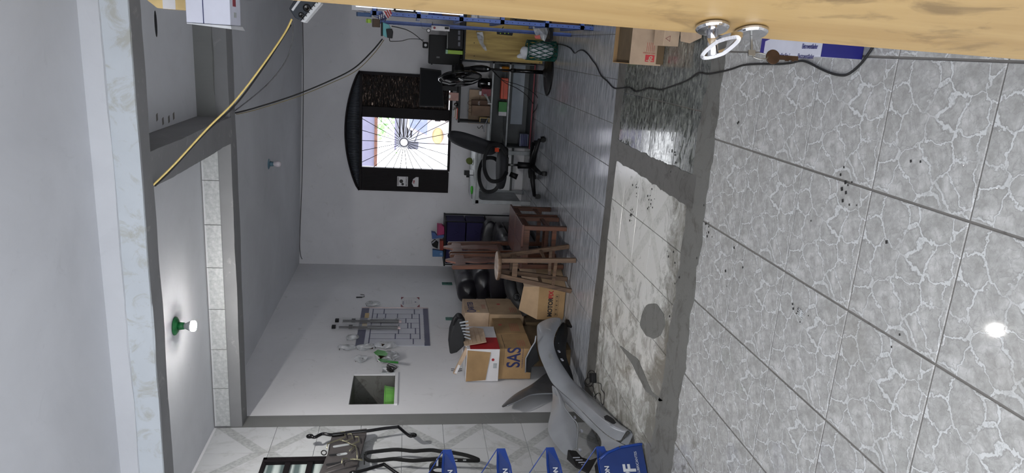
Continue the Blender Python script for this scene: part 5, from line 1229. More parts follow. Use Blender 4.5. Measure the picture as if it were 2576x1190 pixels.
text('brand_lettering', 'FIX', (q0.x+wv_*.645, MY-.0012, AY(1390,760,MY).z), (1,0,0), (0,0,1), .062, M['red'], mb, .0025, xs=.9)
for k in range(5):
    x = q0.x+.03+k*.047; z = AY(1401,760,MY).z
    part('symbol', G().box(x-.018,x+.018,MY-.0012,MY,z-.018,z-.0165).box(x-.018,x+.018,MY-.0012,MY,z+.0165,z+.018).box(x-.018,x-.0165,MY-.0012,MY,z-.018,z+.018).box(x+.0165,x+.018,MY-.0012,MY,z-.018,z+.018).prism([(x-.009,MY-.001,z),(x+.009,MY-.001,z),(x,MY-.001,z+.013)],(0,-.001,0)).box(x-.002,x+.002,MY-.0012,MY,z-.012,z), M['ink'], mb)
text('side_lettering', 'M', e0.lerp(e1,.35)+V(.0045,-.001,mz*.45), (e1-e0).normalized(), (0,0,1), .09, M['ink'], mb, .002)
# black hose and liners between
hs = thing('black_duct', 'black plastic air duct lying over the open carton', 'car part', tuple(AY(1310, 760, 6.75)))
part('duct', G().tube(thru([AY(1285,700,6.9), AY(1288,730,6.8), AY(1300,755,6.75), AY(1318,775,6.7), AY(1326,790,6.68)]), [.05]*5+[.055]*36, 12), M['linen'], hs, smooth=True)
part('mouth_rim', G().tube([AY(1300,748,6.68)+V(.035*math.cos(k*PI/8),-.0,.035*math.sin(k*PI/8)) for k in range(16)], .008, 6, closed=True), M['rubber'], hs, smooth=True)
ls_ = thing('liner_sheet', 'black and tan padded sheet folded behind the open carton', 'sheet', tuple(AY(1300, 720, 7.1)))
part('sheet', G().grid([[AY(1262,690,7.2), AY(1268,720,7.15), AY(1272,757,7.1)], [AY(1290,690,7.15), AY(1295,722,7.05), AY(1300,758,7.0)], [AY(1316,690,7.1), AY(1325,730,7.0), AY(1330,770,6.95)]]), M['linen'], ls_, solid=.02, sub=1)

# ------------------------------------------------------------------ bumper, fender, liners
def PX(px, py, X): return AX(px, py, X)
bp = thing('car_bumper', 'silver car bumper leaning with its open lamp hole by the tiled wall', 'car part', (-2.7, 5.0, 0))
Lr = [(1349,818,-2.62),(1351,841,-2.66),(1351,865,-2.70),(1355,892,-2.74),(1365,916,-2.77),(1376,940,-2.80),(1386,963,-2.83),(1405,981,-2.84),(1444,1013,-2.80),(1486,1058,-2.74),(1528,1098,-2.67),(1562,1114,-2.62)]
Rr_ = [(1417,800,-2.56),(1396,840,-2.60),(1392,865,-2.65),(1397,886,-2.70),(1406,907,-2.73),(1421,930,-2.76),(1443,961,-2.79),(1473,985,-2.81),(1503,1014,-2.78),(1541,1048,-2.695),(1568,1071,-2.63),(1589,1087,-2.562)]
rows = []
for (a, b) in zip(Lr, Rr_):
    A_, B_ = PX(*a), PX(*b); A_.z = max(A_.z, .008); B_.z = max(B_.z, .006)
    rr = []
    for t in (0, .12, .3, .55, .8, 1):
        p = A_.lerp(B_, t); p.x += .045*math.sin(PI*t)**.7 if 0 < t < 1 else 0; rr.append(p)
    rows.append(rr)
part('outer_shell', G().grid(rows), M['silver'], bp, smooth=True, solid=.004, sub=2)
def edge(rws, idx): return [r[idx] for r in rws]
part('lower_edge', G().tube(thru(edge(rows, -1), 3), .0045, 6), M['silver'], bp, smooth=True)
Ob = [(1391,992,-2.86),(1421,1012,-2.83),(1444,1034,-2.81),(1486,1074,-2.78),(1507,1095,-2.77),(1514,1114,-2.76),(1511,1127,-2.75),(1505,1137,-2.74)]
Lb = [(1386,963,-2.83),(1405,981,-2.84),(1444,1013,-2.80),(1486,1058,-2.74),(1520,1092,-2.68),(1545,1107,-2.65),(1566,1116,-2.62),(1580,1122,-2.60)]
rb_ = []
for a, b in zip(Lb, Ob):
    A_, B_ = PX(*a), PX(*b); B_.z = max(B_.z, .01); A_.z = max(A_.z, .01); rb_.append([A_, A_.lerp(B_,.5)+V(-.008,0,0), B_])
part('lamp_hole_brow', G().grid(rb_), M['silver'], bp, smooth=True, solid=.004, sub=2)
A_, B_, C_, D_ = PX(1562,1114,-2.62), PX(1589,1087,-2.562), PX(1592,1094,-2.56), PX(1580,1122,-2.60)
part('end_corner', G().grid([[A_, B_], [D_, C_]]), M['silver'], bp, solid=.004)
Oc = [(1387,978,-2.87),(1391,992,-2.90),(1387,1028,-2.92),(1380,1058,-2.94),(1373,1085,-2.96),(1396,1120,-2.94),(1427,1154,-2.90)]
Ic = [(1404,982,-2.845),(1419,1011,-2.83),(1421,1026,-2.83),(1440,1051,-2.83),(1454,1070,-2.83),(1452,1108,-2.84),(1450,1131,-2.86)]
rc_ = []
for a, b in zip(Oc, Ic):
    A_, B_ = PX(*a), PX(*b); rc_.append([A_, A_.lerp(B_,.35)+V(.02,0,0), A_.lerp(B_,.62)+V(.03,0,0), B_])
part('side_wing', G().grid(rc_), M['silver'], bp, smooth=True, solid=.004, sub=2)
part('brow_edge', G().tube(thru([PX(*q) for q in Ob[1:]], 4), .004, 6), M['silver'], bp, smooth=True)
part('lamp_hole_lip', G().tube(thru([PX(*q) for q in Ic[1:]], 4), .005, 6), M['silver'], bp, smooth=True)
for q in ((1443,1050),(1460,1084),(1456,1132)): part('clip', G().obox(PX(q[0]+3,q[1],-2.84), (.006,0,0), (0,.014,0), (0,0,.008)), M['greyb'], bp)
part('mesh_insert', G().prism([PX(1429,1131,-2.86), PX(1450,1134,-2.85), PX(1464,1150,-2.83), PX(1490,1158,-2.78), PX(1504,1149,-2.75), PX(1482,1189,-2.72), PX(1448,1172,-2.80), PX(1427,1152,-2.88)], (-.02,.01,0)), M['black'], bp, bevel=.004)
for k in range(5):
    q = PX(1447+k*7, 1153+k*6, -2.79); part('mesh_bar', G().bar(tuple(q+V(.012,-.01,.02)), tuple(q+V(.012,-.01,-.03)), .005, .005), M['greyb'], bp)
# scuffs (missing paint) as thin chips
for pts in (((1386,809),(1392,808),(1396,811),(1390,813)), ((1380,892),(1384,890),(1391,893),(1392,906),(1386,905),(1381,901)), ((1374,826),(1384,828),(1386,832),(1382,830))):
    c_ = [PX(px, py, -2.60) for px, py in pts]; nn = min(range(len(rows)), key=lambda i: abs(Lr[i][1]-pts[0][1]))
    xp = (rows[nn][0].x+rows[nn][-1].x)/2+.050
    part('paint_chip', G().prism([PX(px, py, xp) for px, py in pts], (.0015,0,0)), M['whiteo'], bp)
chp = [PX(px, py, -2.61) for px, py in ((1519,1048),(1527,1044),(1538,1050),(1545,1056),(1553,1068),(1540,1066),(1530,1060),(1522,1056))]
part('paint_chip', G().prism(chp, (.0015,0,0)), M['linen'], bp)
ln = thing('arch_liner', 'black plastic wheel arch liner behind the far curve of the silver bumper', 'car part', (-2.7, 6.1, 0))
rl = []
for b, c in zip(Rr_[:7], ((1446,808),(1431,842),(1424,868),(1424,890),(1428,908),(1436,926),(1446,962))):
    A_ = PX(*b)+V(-.01,0,0); B_ = PX(c[0], c[1], b[2]-.03); A_.z = max(A_.z, .02); B_.z = max(B_.z, .006); rl.append([A_, A_.lerp(B_,.5)+V(-.05,.03,0), B_])
part('liner_shell', G().grid(rl), M['linen'], ln, smooth=True, solid=.004, sub=1)
for k, q in enumerate(((1398,848),(1400,862),(1404,884),(1412,905))): part('clip_tab', G().obox(PX(q[0]+2,q[1],-2.66-.02*k), (.004,.0,0), (0,.02,.003), (0,0,.008)), M['greyb'], ln)
part('foot_block', G().prism([PX(1424,803,-2.56), PX(1447,806,-2.53), PX(1441,822,-2.56), PX(1428,818,-2.58)], (-.03,.03,0)), M['black'], ln, bevel=.003)
lp_ = thing('grille_surround', 'black toothed plastic piece with a silver edge below the printed SAS carton', 'car part', tuple(AY(1335, 890, 6.0)))
q = [(1346,860),(1336,876),(1323,901),(1322,936),(1336,938),(1337,925),(1345,916),(1356,906),(1352,885)]
part('plastic_body', G().prism([AY(a, b, 6.0) for a, b in q], (0,.02,0)), M['linen'], lp_, bevel=.002)
part('silver_edge', G().tube([AY(a, b, 5.995) for a, b in ((1348,845),(1346,860),(1336,876),(1323,901),(1322,937))], .007, 6), M['silver'], lp_, smooth=True)
for k in range(6): part('tooth', G().prism([AY(1338+3*k,922-3*k,5.995), AY(1341+3*k,924-3*k,5.995), AY(1341+3*k,919-3*k,5.995)], (0,.02,0)), M['linen'], lp_)
gf = thing('grey_fender', 'curved dull grey fender strip standing against the left wall', 'car part', (-3.05, 5.6, 0))
U_ = [(1261,1026),(1272,1010),(1299,987),(1330,972),(1352,956),(1371,938),(1392,930)]; D_ = [(1262,1028),(1276,1021),(1304,1009),(1332,995),(1356,991),(1385,990),(1402,990)]
rg = [[AX(*a, -3.06), (AX(*a,-3.06)+AX(*b,-3.0))/2+V(.03,0,0), AX(*b, -3.0)] for a, b in zip(U_, D_)]
part('fender_skin', G().grid(rg), M['silverd'], gf, smooth=True, solid=.004, sub=2)
part('rolled_edge', G().tube(thru([AX(a, b, -2.995) for a, b in D_[1:]], 4), .006, 6), M['silver'], gf, smooth=True)
e_ = AX(1402,990,-3.0); part('lower_leg', G().grid([[AX(1392,930,-3.06), AX(1402,990,-3.0)], [V(-3.04, AX(1392,930,-3.06).y, .003), V(-3.0, e_.y, .003)]]), M['silverd'], gf, solid=.004)

# coil of cable with adapter
cf = lambda cx, cy, z=.006: AZ(1360+cx/4.7615, 940+cy/4.7615, z)
ac = thing('coiled_adapter', 'black adapter with a tangled thin cable on the floor beside the bumper', 'adapter', tuple(cf(655, 60, 0)))
a_ = cf(655, 50, 0); part('adapter_body', G().obox((a_.x, a_.y, .022), (.035,.02,0), (-.02,.04,0), (0,0,.02)), M['black'], ac, bevel=.006)
cpts = [(640,80),(600,150),(545,150),(525,110),(545,60),(590,50),(600,100),(560,130),(530,90),(560,40),(565,0),(600,-40),(640,-20),(645,30)]
part('coil', G().tube(thru([cf(*p, .006+.004*(i % 3)) for i, p in enumerate(cpts)], 5), .0028, 6), M['ink'], ac, smooth=True)
cpts = [(680,110),(720,125),(728,190),(765,245),(755,330),(745,375),(722,330),(715,250),(680,235),(640,280)]
part('tail', G().tube(thru([cf(*p) for p in cpts], 5), .0028, 6), M['ink'], ac, smooth=True)
cpts = [(560,140),(620,150),(640,210),(655,260),(655,305)]
part('tail', G().tube(thru([cf(*p) for p in cpts], 5), .0028, 6), M['ink'], ac, smooth=True)

# ------------------------------------------------------------------ things on the left wall
W = XL+.004
def W_(px, py, off=.004): return AX(px, py, XL+off)
def wcrop(cx, cy, off=.004): return AX(840+cx*.294, 700+cy*.294, XL+off)
po = thing('wall_planner', 'large grid planner poster in clear wrap with a navy header on the left wall', 'poster', tuple(W_(990, 825)))
zT, zB, yN, yFp = 2.10, 1.325, 6.86, 7.93
part('sheet', G().box(XL+.001, XL+.004, yN, yFp, zB, zT), P('planner_paper', (200,202,212), .5, var=.03), po)
part('navy_header', G().box(XL+.004, XL+.005, yN, yFp, zT-.085, zT), M['navy'], po)
part('navy_footer', G().box(XL+.004, XL+.005, yN, yFp, zB, zB+.06), M['navy'], po)
g = G(); 
def yy(cy): return AX(975, 700+cy*.294, XL).y
def zz2(cx): return AX(840+cx*.294, 820, XL).z
def gl(y0, y1, z0, z1, w_=.005):
    g.box(XL+.004, XL+.0052, min(y0,y1)-w_/2, max(y0,y1)+w_/2, min(z0,z1)-w_/2, max(z0,z1)+w_/2)
for cy in (270,308,347,385,430,478,522): gl(yy(cy), yy(cy), zz2(310), zz2(735), .004)
for cx, c0, c1 in ((418,268,308),(690,268,308),(360,308,347),(435,308,347),(540,308,347),(668,308,347),(420,347,385),(530,347,385),(615,347,385),(400,385,430),(632,385,430),(660,385,430),(697,430,478),(555,400,478),(530,478,522),(655,478,522),(678,522,565),(733,308,522),(318,268,560)): gl(yy(c0), yy(c1), zz2(cx), zz2(cx), .012)
pl_ = part('printed_grid', g, M['navy'], po); pl_['kind'] = 'stuff'
g = G()
for k in range(17): g.box(XL+.0045, XL+.0055, yy(322+14*k)-.009, yy(322+14*k)+.004, zz2(772), zz2(738))
part('printed_bars', g, M['paper'], po)['kind'] = 'stuff'
for c0, c1, c2, c3 in ((250,288,303,345), (240,282,394,418)): part('yellow_tag', G().box(XL+.0045, XL+.0055, yy(c3), yy(c2), zz2(c1), zz2(c0)), P('yellow_tag_paper', (196,164,90), .6), po)
rr = []
for i in range(15):
    row = []
    for j in range(19):
        y = yN-.005+(yFp-yN+.01)*j/18; z = zB-.01+(zT-zB+.02)*i/14; row.append((XL+.012+.010*noise.noise(V(y*3,z*9,1)), y, z))
    rr.append(row)
part('clear_wrap', G().grid(rr), P('clear_wrap', (220,220,225), .08, alpha=.16, spec=1.0), po, smooth=True)
part('rolled_edge', G().cyl((XL+.012,yFp,zB),(XL+.012,yFp,zT),.006), M['pink'], po, smooth=True)
def blade(label, y, px0, px1):
    z0 = W_(px0, 815).z; z1 = W_(px1, 815).z
    t = thing('wiper_blade', label, 'wiper', (XL+.03, y, z1), 'packed wiper blades')
    zmid = z1+(z0-z1)*.52
    part('blade_sleeve', G().box(XL+.016, XL+.036, y-.03, y+.03, z1, zmid), M['blackg'], t, bevel=.005)
    part('wiper_arm', G().bar((XL+.026,y+.006,zmid), (XL+.026,y-.004,z0), .018, .012), M['steel'], t)
    part('rubber_lip', G().bar((XL+.03,y-.018,zmid), (XL+.03,y-.012,z0), .02, .02), M['rubber'], t)
    part('joint', G().box(XL+.018, XL+.046, y-.03, y+.02, zmid+.16, zmid+.20), M['black'], t)
    part('joint', G().box(XL+.018, XL+.046, y-.03, y+.02, zmid+.34, zmid+.38), M['black'], t)
    part('end_clip', G().box(XL+.014, XL+.03, y-.02, y+.02, z1-.03, z1), M['pink'], t)
    part('plastic_sleeve', G().box(XL+.010, XL+.05, y-.034, y+.034, z1-.01, z0+.01), P('sleeve_film', (200,202,206), .1, alpha=.18, spec=1), t)
blade('packed wiper blade on the planner poster, the one farther from the niche', W_(940, 812).y, 862, 1003)
blade('packed wiper blade on the planner poster, the one nearer to the niche', W_(940, 828).y, 856, 1001)
def blob(name, label, px, py, rz, ry, mat='bagc', extra=None, seed=0, rx=.03):
    c = W_(px, py, .005+rx); t = thing(name, label, 'bag', tuple(c)); random.seed(seed+3)
    part('film', G().ball(tuple(c), 1, 20, 12, (rx, ry, rz)), M[mat], t, noisy=min(rz,ry)*.45)
    part('hook', G().cyl((XL, c.y, c.z+rz*.8), (XL+.02, c.y, c.z+rz*.8), .004, .004, 8), M['steel'], t)
    cl = [('black', M['black']), ('steel', M['steel']), ('paper', M['paper']), ('brass', M['brass'])]
    for k in range(extra or 0):
        v_ = V(c.x+random.uniform(-.3,.3)*rx, c.y+random.uniform(-.5,.5)*ry, c.z+random.uniform(-.7,.6)*rz); s_ = min(rz, ry)
        part('content', G().obox(tuple(v_), (s_*.25,0,0), (0,s_*.3,s_*.1), (0,-s_*.1,s_*.35)), cl[(k+seed) % 4][1], t, bevel=.003)
    return t
blob('hanging_bag', 'small clear bag hanging alone above the far edge of the planner', 937, 763, .085, .05, extra=3, seed=1)
blob('hanging_bag', 'clear bag with black clips between the wiper blades and the header', 888, 848, .075, .04, extra=4, seed=2)
blob('hanging_bag', 'uppermost clear bag with brass parts near the niche side of the planner', 872, 873, .09, .045, extra=6, seed=3)
blob('hanging_bag', 'clear bag with grey tubes below the uppermost bag along the planner', 920, 872, .10, .045, extra=6, seed=4)
blob('hanging_bag', 'clear bag with rings beside the lower niche side of the planner', 968, 868, .12, .05, extra=7, seed=5)
blob('hanging_bag', 'small silvery bag hanging above the niche corner', 907, 902, .06, .05, extra=4, seed=6)
t = blob('green_bag', 'bag with green print full of hardware beside the niche', 975, 898, .12, .09, extra=6, seed=7, rx=.045)
part('green_panel', G().prism([W_(940,887,.09), W_(950,880,.09), W_(978,885,.10), W_(972,895,.10), W_(948,894,.10)], (.002,0,0)), P('green_print', (60,140,50), .4), t)
part('green_panel', G().prism([W_(949,903,.09), W_(958,910,.10), W_(1002,915,.09), W_(1002,910,.10), W_(962,903,.10)], (.002,0,0)), P('green_print2', (50,120,50), .4), t)
ce = thing('certificate', 'white certificate with dark red corners pinned beside the planner', 'certificate', tuple(W_(1032, 760)))
a = W_(1008, 772); b_ = W_(1055, 748); part('sheet', G().box(XL+.001, XL+.004, a.y, b_.y, b_.z, a.z), M['paper'], ce)
for (cy, sy) in ((a.y, 1), (b_.y, -1)):
    for (cz, s2) in ((a.z, -1), (b_.z, 1)): part('corner_print', G().prism([(XL+.004,cy,cz),(XL+.004,cy+sy*.09,cz),(XL+.004,cy,cz+s2*.035)], (.0008,0,0)), M['redline'], ce)
for k in range(5): part('text_line', G().box(XL+.004, XL+.0046, a.y+.10, b_.y-.10, a.z-.05-.02*k, a.z-.048-.02*k), M['ink'], ce)
part('emblem', G().lathe([(.014,0),(.014,.001)], (XL+.004, (a.y+b_.y)/2, b_.z+.05), (1,0,0), 4), M['navy'], ce)
text('heading', 'CERTIFICADO', (XL+.0045, a.y+.07, a.z-.035), (0,1,0), (0,0,1), .02, M['navy'], ce)
for lab, x0, y0, x1, y1 in (('teal wall strip near the back corner above the sofa', 1112, 712, 1137, 717), ('teal wall strip above the cartons, nearer to the camera', 1121, 800, 1147, 806)):
    a = W_(x0, y1, .0); b_ = W_(x1, y0, .0); t = thing('hose_clip_strip', lab, 'bracket', (XL, a.y, b_.z))
    part('strip', G().box(XL+.0005, XL+.012, a.y, b_.y+.0, b_.z, a.z), M['greent'], t, bevel=.004); part('centre_screw', G().lathe([(.006,0),(.006,.003)], (XL+.012,(a.y+b_.y)/2,(a.z+b_.z)/2), (1,0,0), 10), M['ink'], t)
t = thing('coat_hook', 'small black hook on the left wall above the clear bags', 'hook', tuple(W_(903, 747)))
part('plate', G().bar(tuple(W_(896,748,.006)), tuple(W_(911,748,.006)), .012, .012), M['black'], t)
part('hook_wire', G().tube([W_(911,748,.01), W_(917,746,.03), W_(916,742,.04), W_(907,741,.035)], .004, 6), M['black'], t, smooth=True)
nb = thing('green_tub', 'pale green plastic tub lying in the wall niche', 'tub', (XL-.13, 5.8, NZ0))
gy0, gy1 = AX(975,1012,XL-.1).y, AX(975,975,XL-.1).y
part('tub_body', loft([[V(XL-.13+.10*math.cos(k*PI/10)*s, (gy0+gy1)/2+abs(gy1-gy0)/2*math.sin(k*PI/10)*s, NZ0+.001+h) for k in range(20)] for s, h in ((.86,0),(.92,.03),(1,.085),(1,.09))]), M['greenpl'], nb, smooth=False, bevel=.003)
part('rim', G().tube([(XL-.13+.10*math.cos(k*PI/10), (gy0+gy1)/2+abs(gy1-gy0)/2*math.sin(k*PI/10), NZ0+.09) for k in range(20)], .005, 6, closed=True), M['greenpl'], nb, smooth=True)
bx = thing('junction_wires', 'black wires bursting from the small recessed box beside the niche', 'wires', (XL, 6.3, 1.74))
g0 = random.Random(5)
for k in range(6):
    part('wire', G().tube(thru([(XL-.03, 6.27+.012*k, 1.70+.01*k), (XL+.02, 6.26+.018*k, 1.72+.015*(k%3)), (XL+.035, 6.25+.02*k+g0.uniform(-.02,.02), 1.76-.02*(k%2)), (XL+.01, 6.24+.02*k, 1.70-.012*k+.02), (XL-.02, 6.25+.018*k, 1.70+.005*k)], 6), .004, 6), M['ink'], bx, smooth=True)
part('box_frame', G().box(XL+.0005, XL+.006, 6.232, 6.24, 1.682, 1.808).box(XL+.0005, XL+.006, 6.35, 6.358, 1.682, 1.808).box(XL+.0005, XL+.006, 6.24, 6.35, 1.682, 1.69), M['whiteo'], bx)

# ------------------------------------------------------------------ things on the tiled wall near the camera
WX = -3.02
def c3(cx, cy, X=WX): return AX(620+cx*.20186, 1040+cy*.20186, X)
ut = thing('engine_undertray', 'scuffed dark sheet metal undertray with slots hung on the tiled wall', 'car part', tuple(c3(1250, 450)))
out = [(1080,240),(1300,208),(1500,185),(1492,262),(1470,330),(1440,450),(1400,590),(1350,740),(1325,830),(870,830),(905,740),(960,620),(1010,500),(1040,350)]
part('sheet', G().prism([c3(a, b) for a, b in out], (-.03,0,0)), M['undert'], ut, bevel=.004)
part('folded_edge', G().prism([c3(1075,240,WX+.012), c3(1500,187,WX+.012), c3(1492,262,WX+.012), c3(1200,262,WX+.012), c3(1065,268,WX+.012)], (-.012,0,0)), M['undert'], ut, bevel=.002)
for (ax0, ay0, ax1, ay1), mt in (((1100,412,1265,385),'whiteo'), ((1050,520,1150,512),'linen'), ((1145,515,1235,500),'whiteo'), ((1015,638,1180,612),'linen')):
    A_ = c3(ax0, ay0, WX+.0015); B_ = c3(ax1, ay1, WX+.0015); d = (B_-A_).normalized(); n_ = V(1,0,0).cross(d)
    ps = [A_+n_*.014*math.cos(PI*k/6)+(-d)*.014*math.sin(PI*k/6) for k in range(7)]+[B_-n_*.014*math.cos(PI*k/6)+d*.014*math.sin(PI*k/6) for k in range(7)]
    part('slot', G().prism(ps, (-.002,0,0)), M[mt], ut)
part('pressed_rib', G().tube([c3(1000,690), c3(1250,600), c3(1440,560)], .008, 6), M['undert'], ut, smooth=True)
part('pressed_rib', G().tube([c3(960,760), c3(1180,690), c3(1400,650)], .010, 6), M['undert'], ut, smooth=True)
part('hang_loop', G().tube([c3(965+32*math.cos(k*PI/8), 490+28*math.sin(k*PI/8), WX) for k in range(16)], .0045, 6, closed=True), M['ink'], ut, smooth=True)
cw = thing('wire_clips', 'bundle of yellowish metal wire clips hooked on the undertray', 'wire', tuple(c3(1300, 320, WX+.02)))
for pl0 in ([(1180,230),(1225,225),(1228,290),(1160,320),(1010,375),(1000,435)], [(1260,255),(1310,250),(1318,310),(1230,345),(1160,325)], [(1350,290),(1395,285),(1400,345),(1310,385),(1230,345)], [(1310,385),(1360,400),(1375,480),(1380,560)], [(1340,410),(1280,465)], [(1185,620),(1195,560),(1260,558)], [(1290,568),(1445,570)], [(1315,560),(1445,580)]):
    for o_ in (0, 7): part('clip_wire', G().tube([c3(a+o_*.5, b+o_, WX+.018+.003*(o_ > 0)) for a, b in pl0], .0028, 6), M['bandw'], cw, smooth=True)
def sbar(label, pts, flat_end=True):
    P_ = thru([c3(a, b, WX+.015) for a, b in pts], 5); t = thing('stabilizer_bar', label, 'car part', tuple(P_[0]))
    part('bar_tube', G().tube(P_, .0125, 10), M['blackg'], t, smooth=True)
    for e in ([P_[0], P_[-1]] if flat_end else [P_[0]]):
        part('end_eye', G().lathe([(.028,-.005),(.028,.005)], e, (1,0,0), 20), M['blackg'], t, bevel=.002); part('eye_hole', G().lathe([(.008,0),(.008,.001)], e+V(.0052,0,0), (1,0,0), 14), M['whiteo'], t)
    return t
sbar('black bent stabilizer bar passing behind the undertray top', [(790,285),(850,298),(910,270),(960,255),(1080,268),(1300,240),(1500,220),(1700,190),(1880,170),(1900,175),(2030,280),(2080,272)])
sbar('black bent stabilizer bar lower on the tiled wall by the blue stand', [(1330,745),(1500,700),(1700,640),(1720,640),(1850,730),(1900,765)], False)
bl = thing('serpentine_belt', 'long black ribbed belt looped on the tiled wall above the blue stand', 'belt', tuple(c3(1480, 530)))
bpts = [(1475,530),(1490,500),(1540,485),(1700,465),(1850,452),(1960,458),(2080,470),(2200,462),(2320,458),(2440,478)]+[(1882+a*1.2305, b*1.2305) for a, b in ((560,398),(700,425),(805,462))]+[(1882+a*1.2305, b*1.2305) for a, b in ((815,478),(700,478),(590,474),(460,470))]+[(2380,572),(2250,578),(2080,590),(1950,580),(1830,568),(1700,582),(1560,592),(1500,575),(1476,550)]
part('belt_loop', G().tube(thru([c3(a, b, WX) for a, b in bpts], 3), .01, 6, closed=True, flat=(.018,.022,(1,0,0))), M['rubber'], bl)
for a in (590, 680): part('belt_print', G().obox(c3(1882+a*1.2305, 474*1.2305, WX+.0118), (.0005,0,0), (0,.008,0), (0,0,.012)), M['whiteo'], bl)
part('hook', G().cyl((XL, c3(1470,530).y, c3(1470,530).z), (WX+.02, c3(1470,530).y, c3(1470,530).z), .005, .005, 8), M['steel'], bl)
# louvred window high on the tiled wall
w2 = struct(bpy.data.objects.new('window_2', None)); COL.objects.link(w2); w2.location = (XL, 4.5, 2.3); _W[w2.name] = V(XL, 4.5, 2.3)
wy1 = AX(740,1152,XL+.02).y; wz1 = AX(664,1152,XL+.02).z; wz0 = AX(868,1160,XL+.02).z; wy0 = 3.9
part('frame', G().box(XL, XL+.03, wy1-.03, wy1, wz0, wz1).box(XL, XL+.03, wy0, wy0+.03, wz0, wz1).box(XL, XL+.03, wy0, wy1, wz1-.03, wz1).box(XL, XL+.03, wy0, wy1, wz0, wz0+.03), M['iron'], w2, bevel=.002)
zbars = [AX(px, 1160, XL+.02).z for px in (727, 782)]; zbars += [zbars[1]-.175]
zall = [wz1]+zbars+[wz0]
for z in zbars: part('crossbar', G().box(XL, XL+.034, wy0+.03, wy1-.03, z-.02, z+.02), M['iron'], w2, bevel=.002)
for a, b in zip(zall, zall[1:]): part('pane', G().box(XL+.008, XL+.012, wy0+.03, wy1-.03, b+.01, a-.01), M['ribglass'], w2)
part('inner_bar', G().box(XL+.012, XL+.04, wy1-.075, wy1-.05, wz0, wz1-.02), M['iron'], w2)

# blue display stand
P0 = V(-2.53, 4.0, 0); r_ = V(.6,.8,0); fr = V(.8,-.6,0); SW = .55; SD = .20
ds = thing('oil_display_stand', 'blue oil display stand with lettered shelves in the near corner by the bumper', 'display stand', tuple(P0-r_*SW/2-fr*SD/2))
def DP(s, d, z): return P0 - r_*s - fr*d + V(0,0,z)        # s metres to the left of the right edge, d metres back
tips = [AY(px, 1128, 4.01).z for px in (1114, 1249, 1372, 1498)]
part('back_panel', G().prism([DP(.13,SD,.02), DP(SW,SD,.02), DP(SW,SD,tips[0]+.33), DP(.16,SD,tips[0]+.33), DP(.13,SD,tips[0]+.27)], tuple(-fr*.012)), M['blueb'], ds, bevel=.002)
for k in range(9): part('punched_slot', G().obox(DP(.165, SD-.0015, tips[0]+.2-.17*k), tuple(r_*.012), tuple(fr*.001), (0,0,.03)), M['white'], ds)
for i, z in enumerate(tips):
    part('shelf_floor', G().prism([DP(.03,.0,z-.055), DP(SW,.0,z-.055), DP(SW,SD,z-.055), DP(.18,SD,z-.055)], (0,0,.004)), M['blueb'], ds)
    lip = part('shelf_lip', G().prism([DP(0,0,z), DP(0,0,z-.055), DP(.12,-.012,z-.085), DP(.30,-.02,z-.10), DP(SW,-.015,z-.105), DP(SW,-.015,z+.012), DP(.30,-.02,z+.012), DP(.12,-.012,z+.010)], tuple(-fr*.004)), M['blueb'], ds, bevel=.001)
    part('curved_panel', G().prism([DP(.02,-.006,z-.012), DP(.12,-.018,z-.07), DP(.30,-.026,z-.086), DP(SW,-.02,z-.09), DP(SW,-.02,z-.005), DP(.30,-.026,z-.004), DP(.12,-.018,z-.004)], tuple(-fr*.003)), M['bluebd'], ds)
    text('brand_lettering', 'ELAION', DP(.29,-.0295,z-.056), tuple(r_), (0,0,1), .042, M['white'], lip, .0012)
    part('stay_rod', G().cyl(DP(.005,.01,z), DP(.14,SD-.002,z+.12), .0035, .0035, 8), M['blueb'], ds)
zf = AY(1504, 1150, 3.94).z
fpro = [DP(.10,-.02,zf), DP(.055,-.02,zf-.06), DP(.02,-.02,zf-.15), DP(.0,-.02,.03), DP(.0,-.02,.008), DP(SW,-.02,.008), DP(SW,-.02,zf)]
part('base_fascia', G().prism(fpro, tuple(-fr*.03)), M['bluebd'], ds, bevel=.002)
part('fascia_rim', G().tube([p+fr*.004 for p in fpro[:5]], .009, 8), M['blueb'], ds, smooth=True)
part('base_body', G().prism([DP(.06,0.012,.004), DP(SW,0.012,.004), DP(SW,SD,.004), DP(.06,SD,.004)], (0,0,zf-.03)), M['black'], ds)
for q in (fpro[0], fpro[2]): part('rivet', G().lathe([(.006,0),(.006,.003)], q+fr*.013, tuple(fr), 10), M['steel'], ds)
fz = AY(1590, 1170, 3.92).z
text('brand_lettering', 'YPF', DP(.315,-.0215,max(fz, .04)), tuple(r_), (0,0,1), .115, M['white'], ds, .004)
text('small_lettering', 'LUBRICANTES', DP(.20,-.0215,max(fz,.04)-.028), tuple(r_), (0,0,1), .024, M['white'], ds)
hz = thing('hanging_hoses', 'black hoses hanging over the topmost blue shelf', 'hose', tuple(AY(1095, 1180, 4.1)))
for k in range(3):
    part('hose', G().tube(thru([AY(1112,1166+k*4,4.06), AY(1098,1164+k*5,4.05), AY(1086,1168+k*6,4.05), AY(1084,1180+k*6,4.05), AY(1092,1190+k*5,4.06), AY(1110,1192+k*5,4.07)], 5), .011, 8), M['rubber'], hz, smooth=True)
part('hose_clamp', G().obox(AY(1100,1163,4.045), (.02,0,0), (0,.012,0), (0,0,.006)), M['white'], hz)

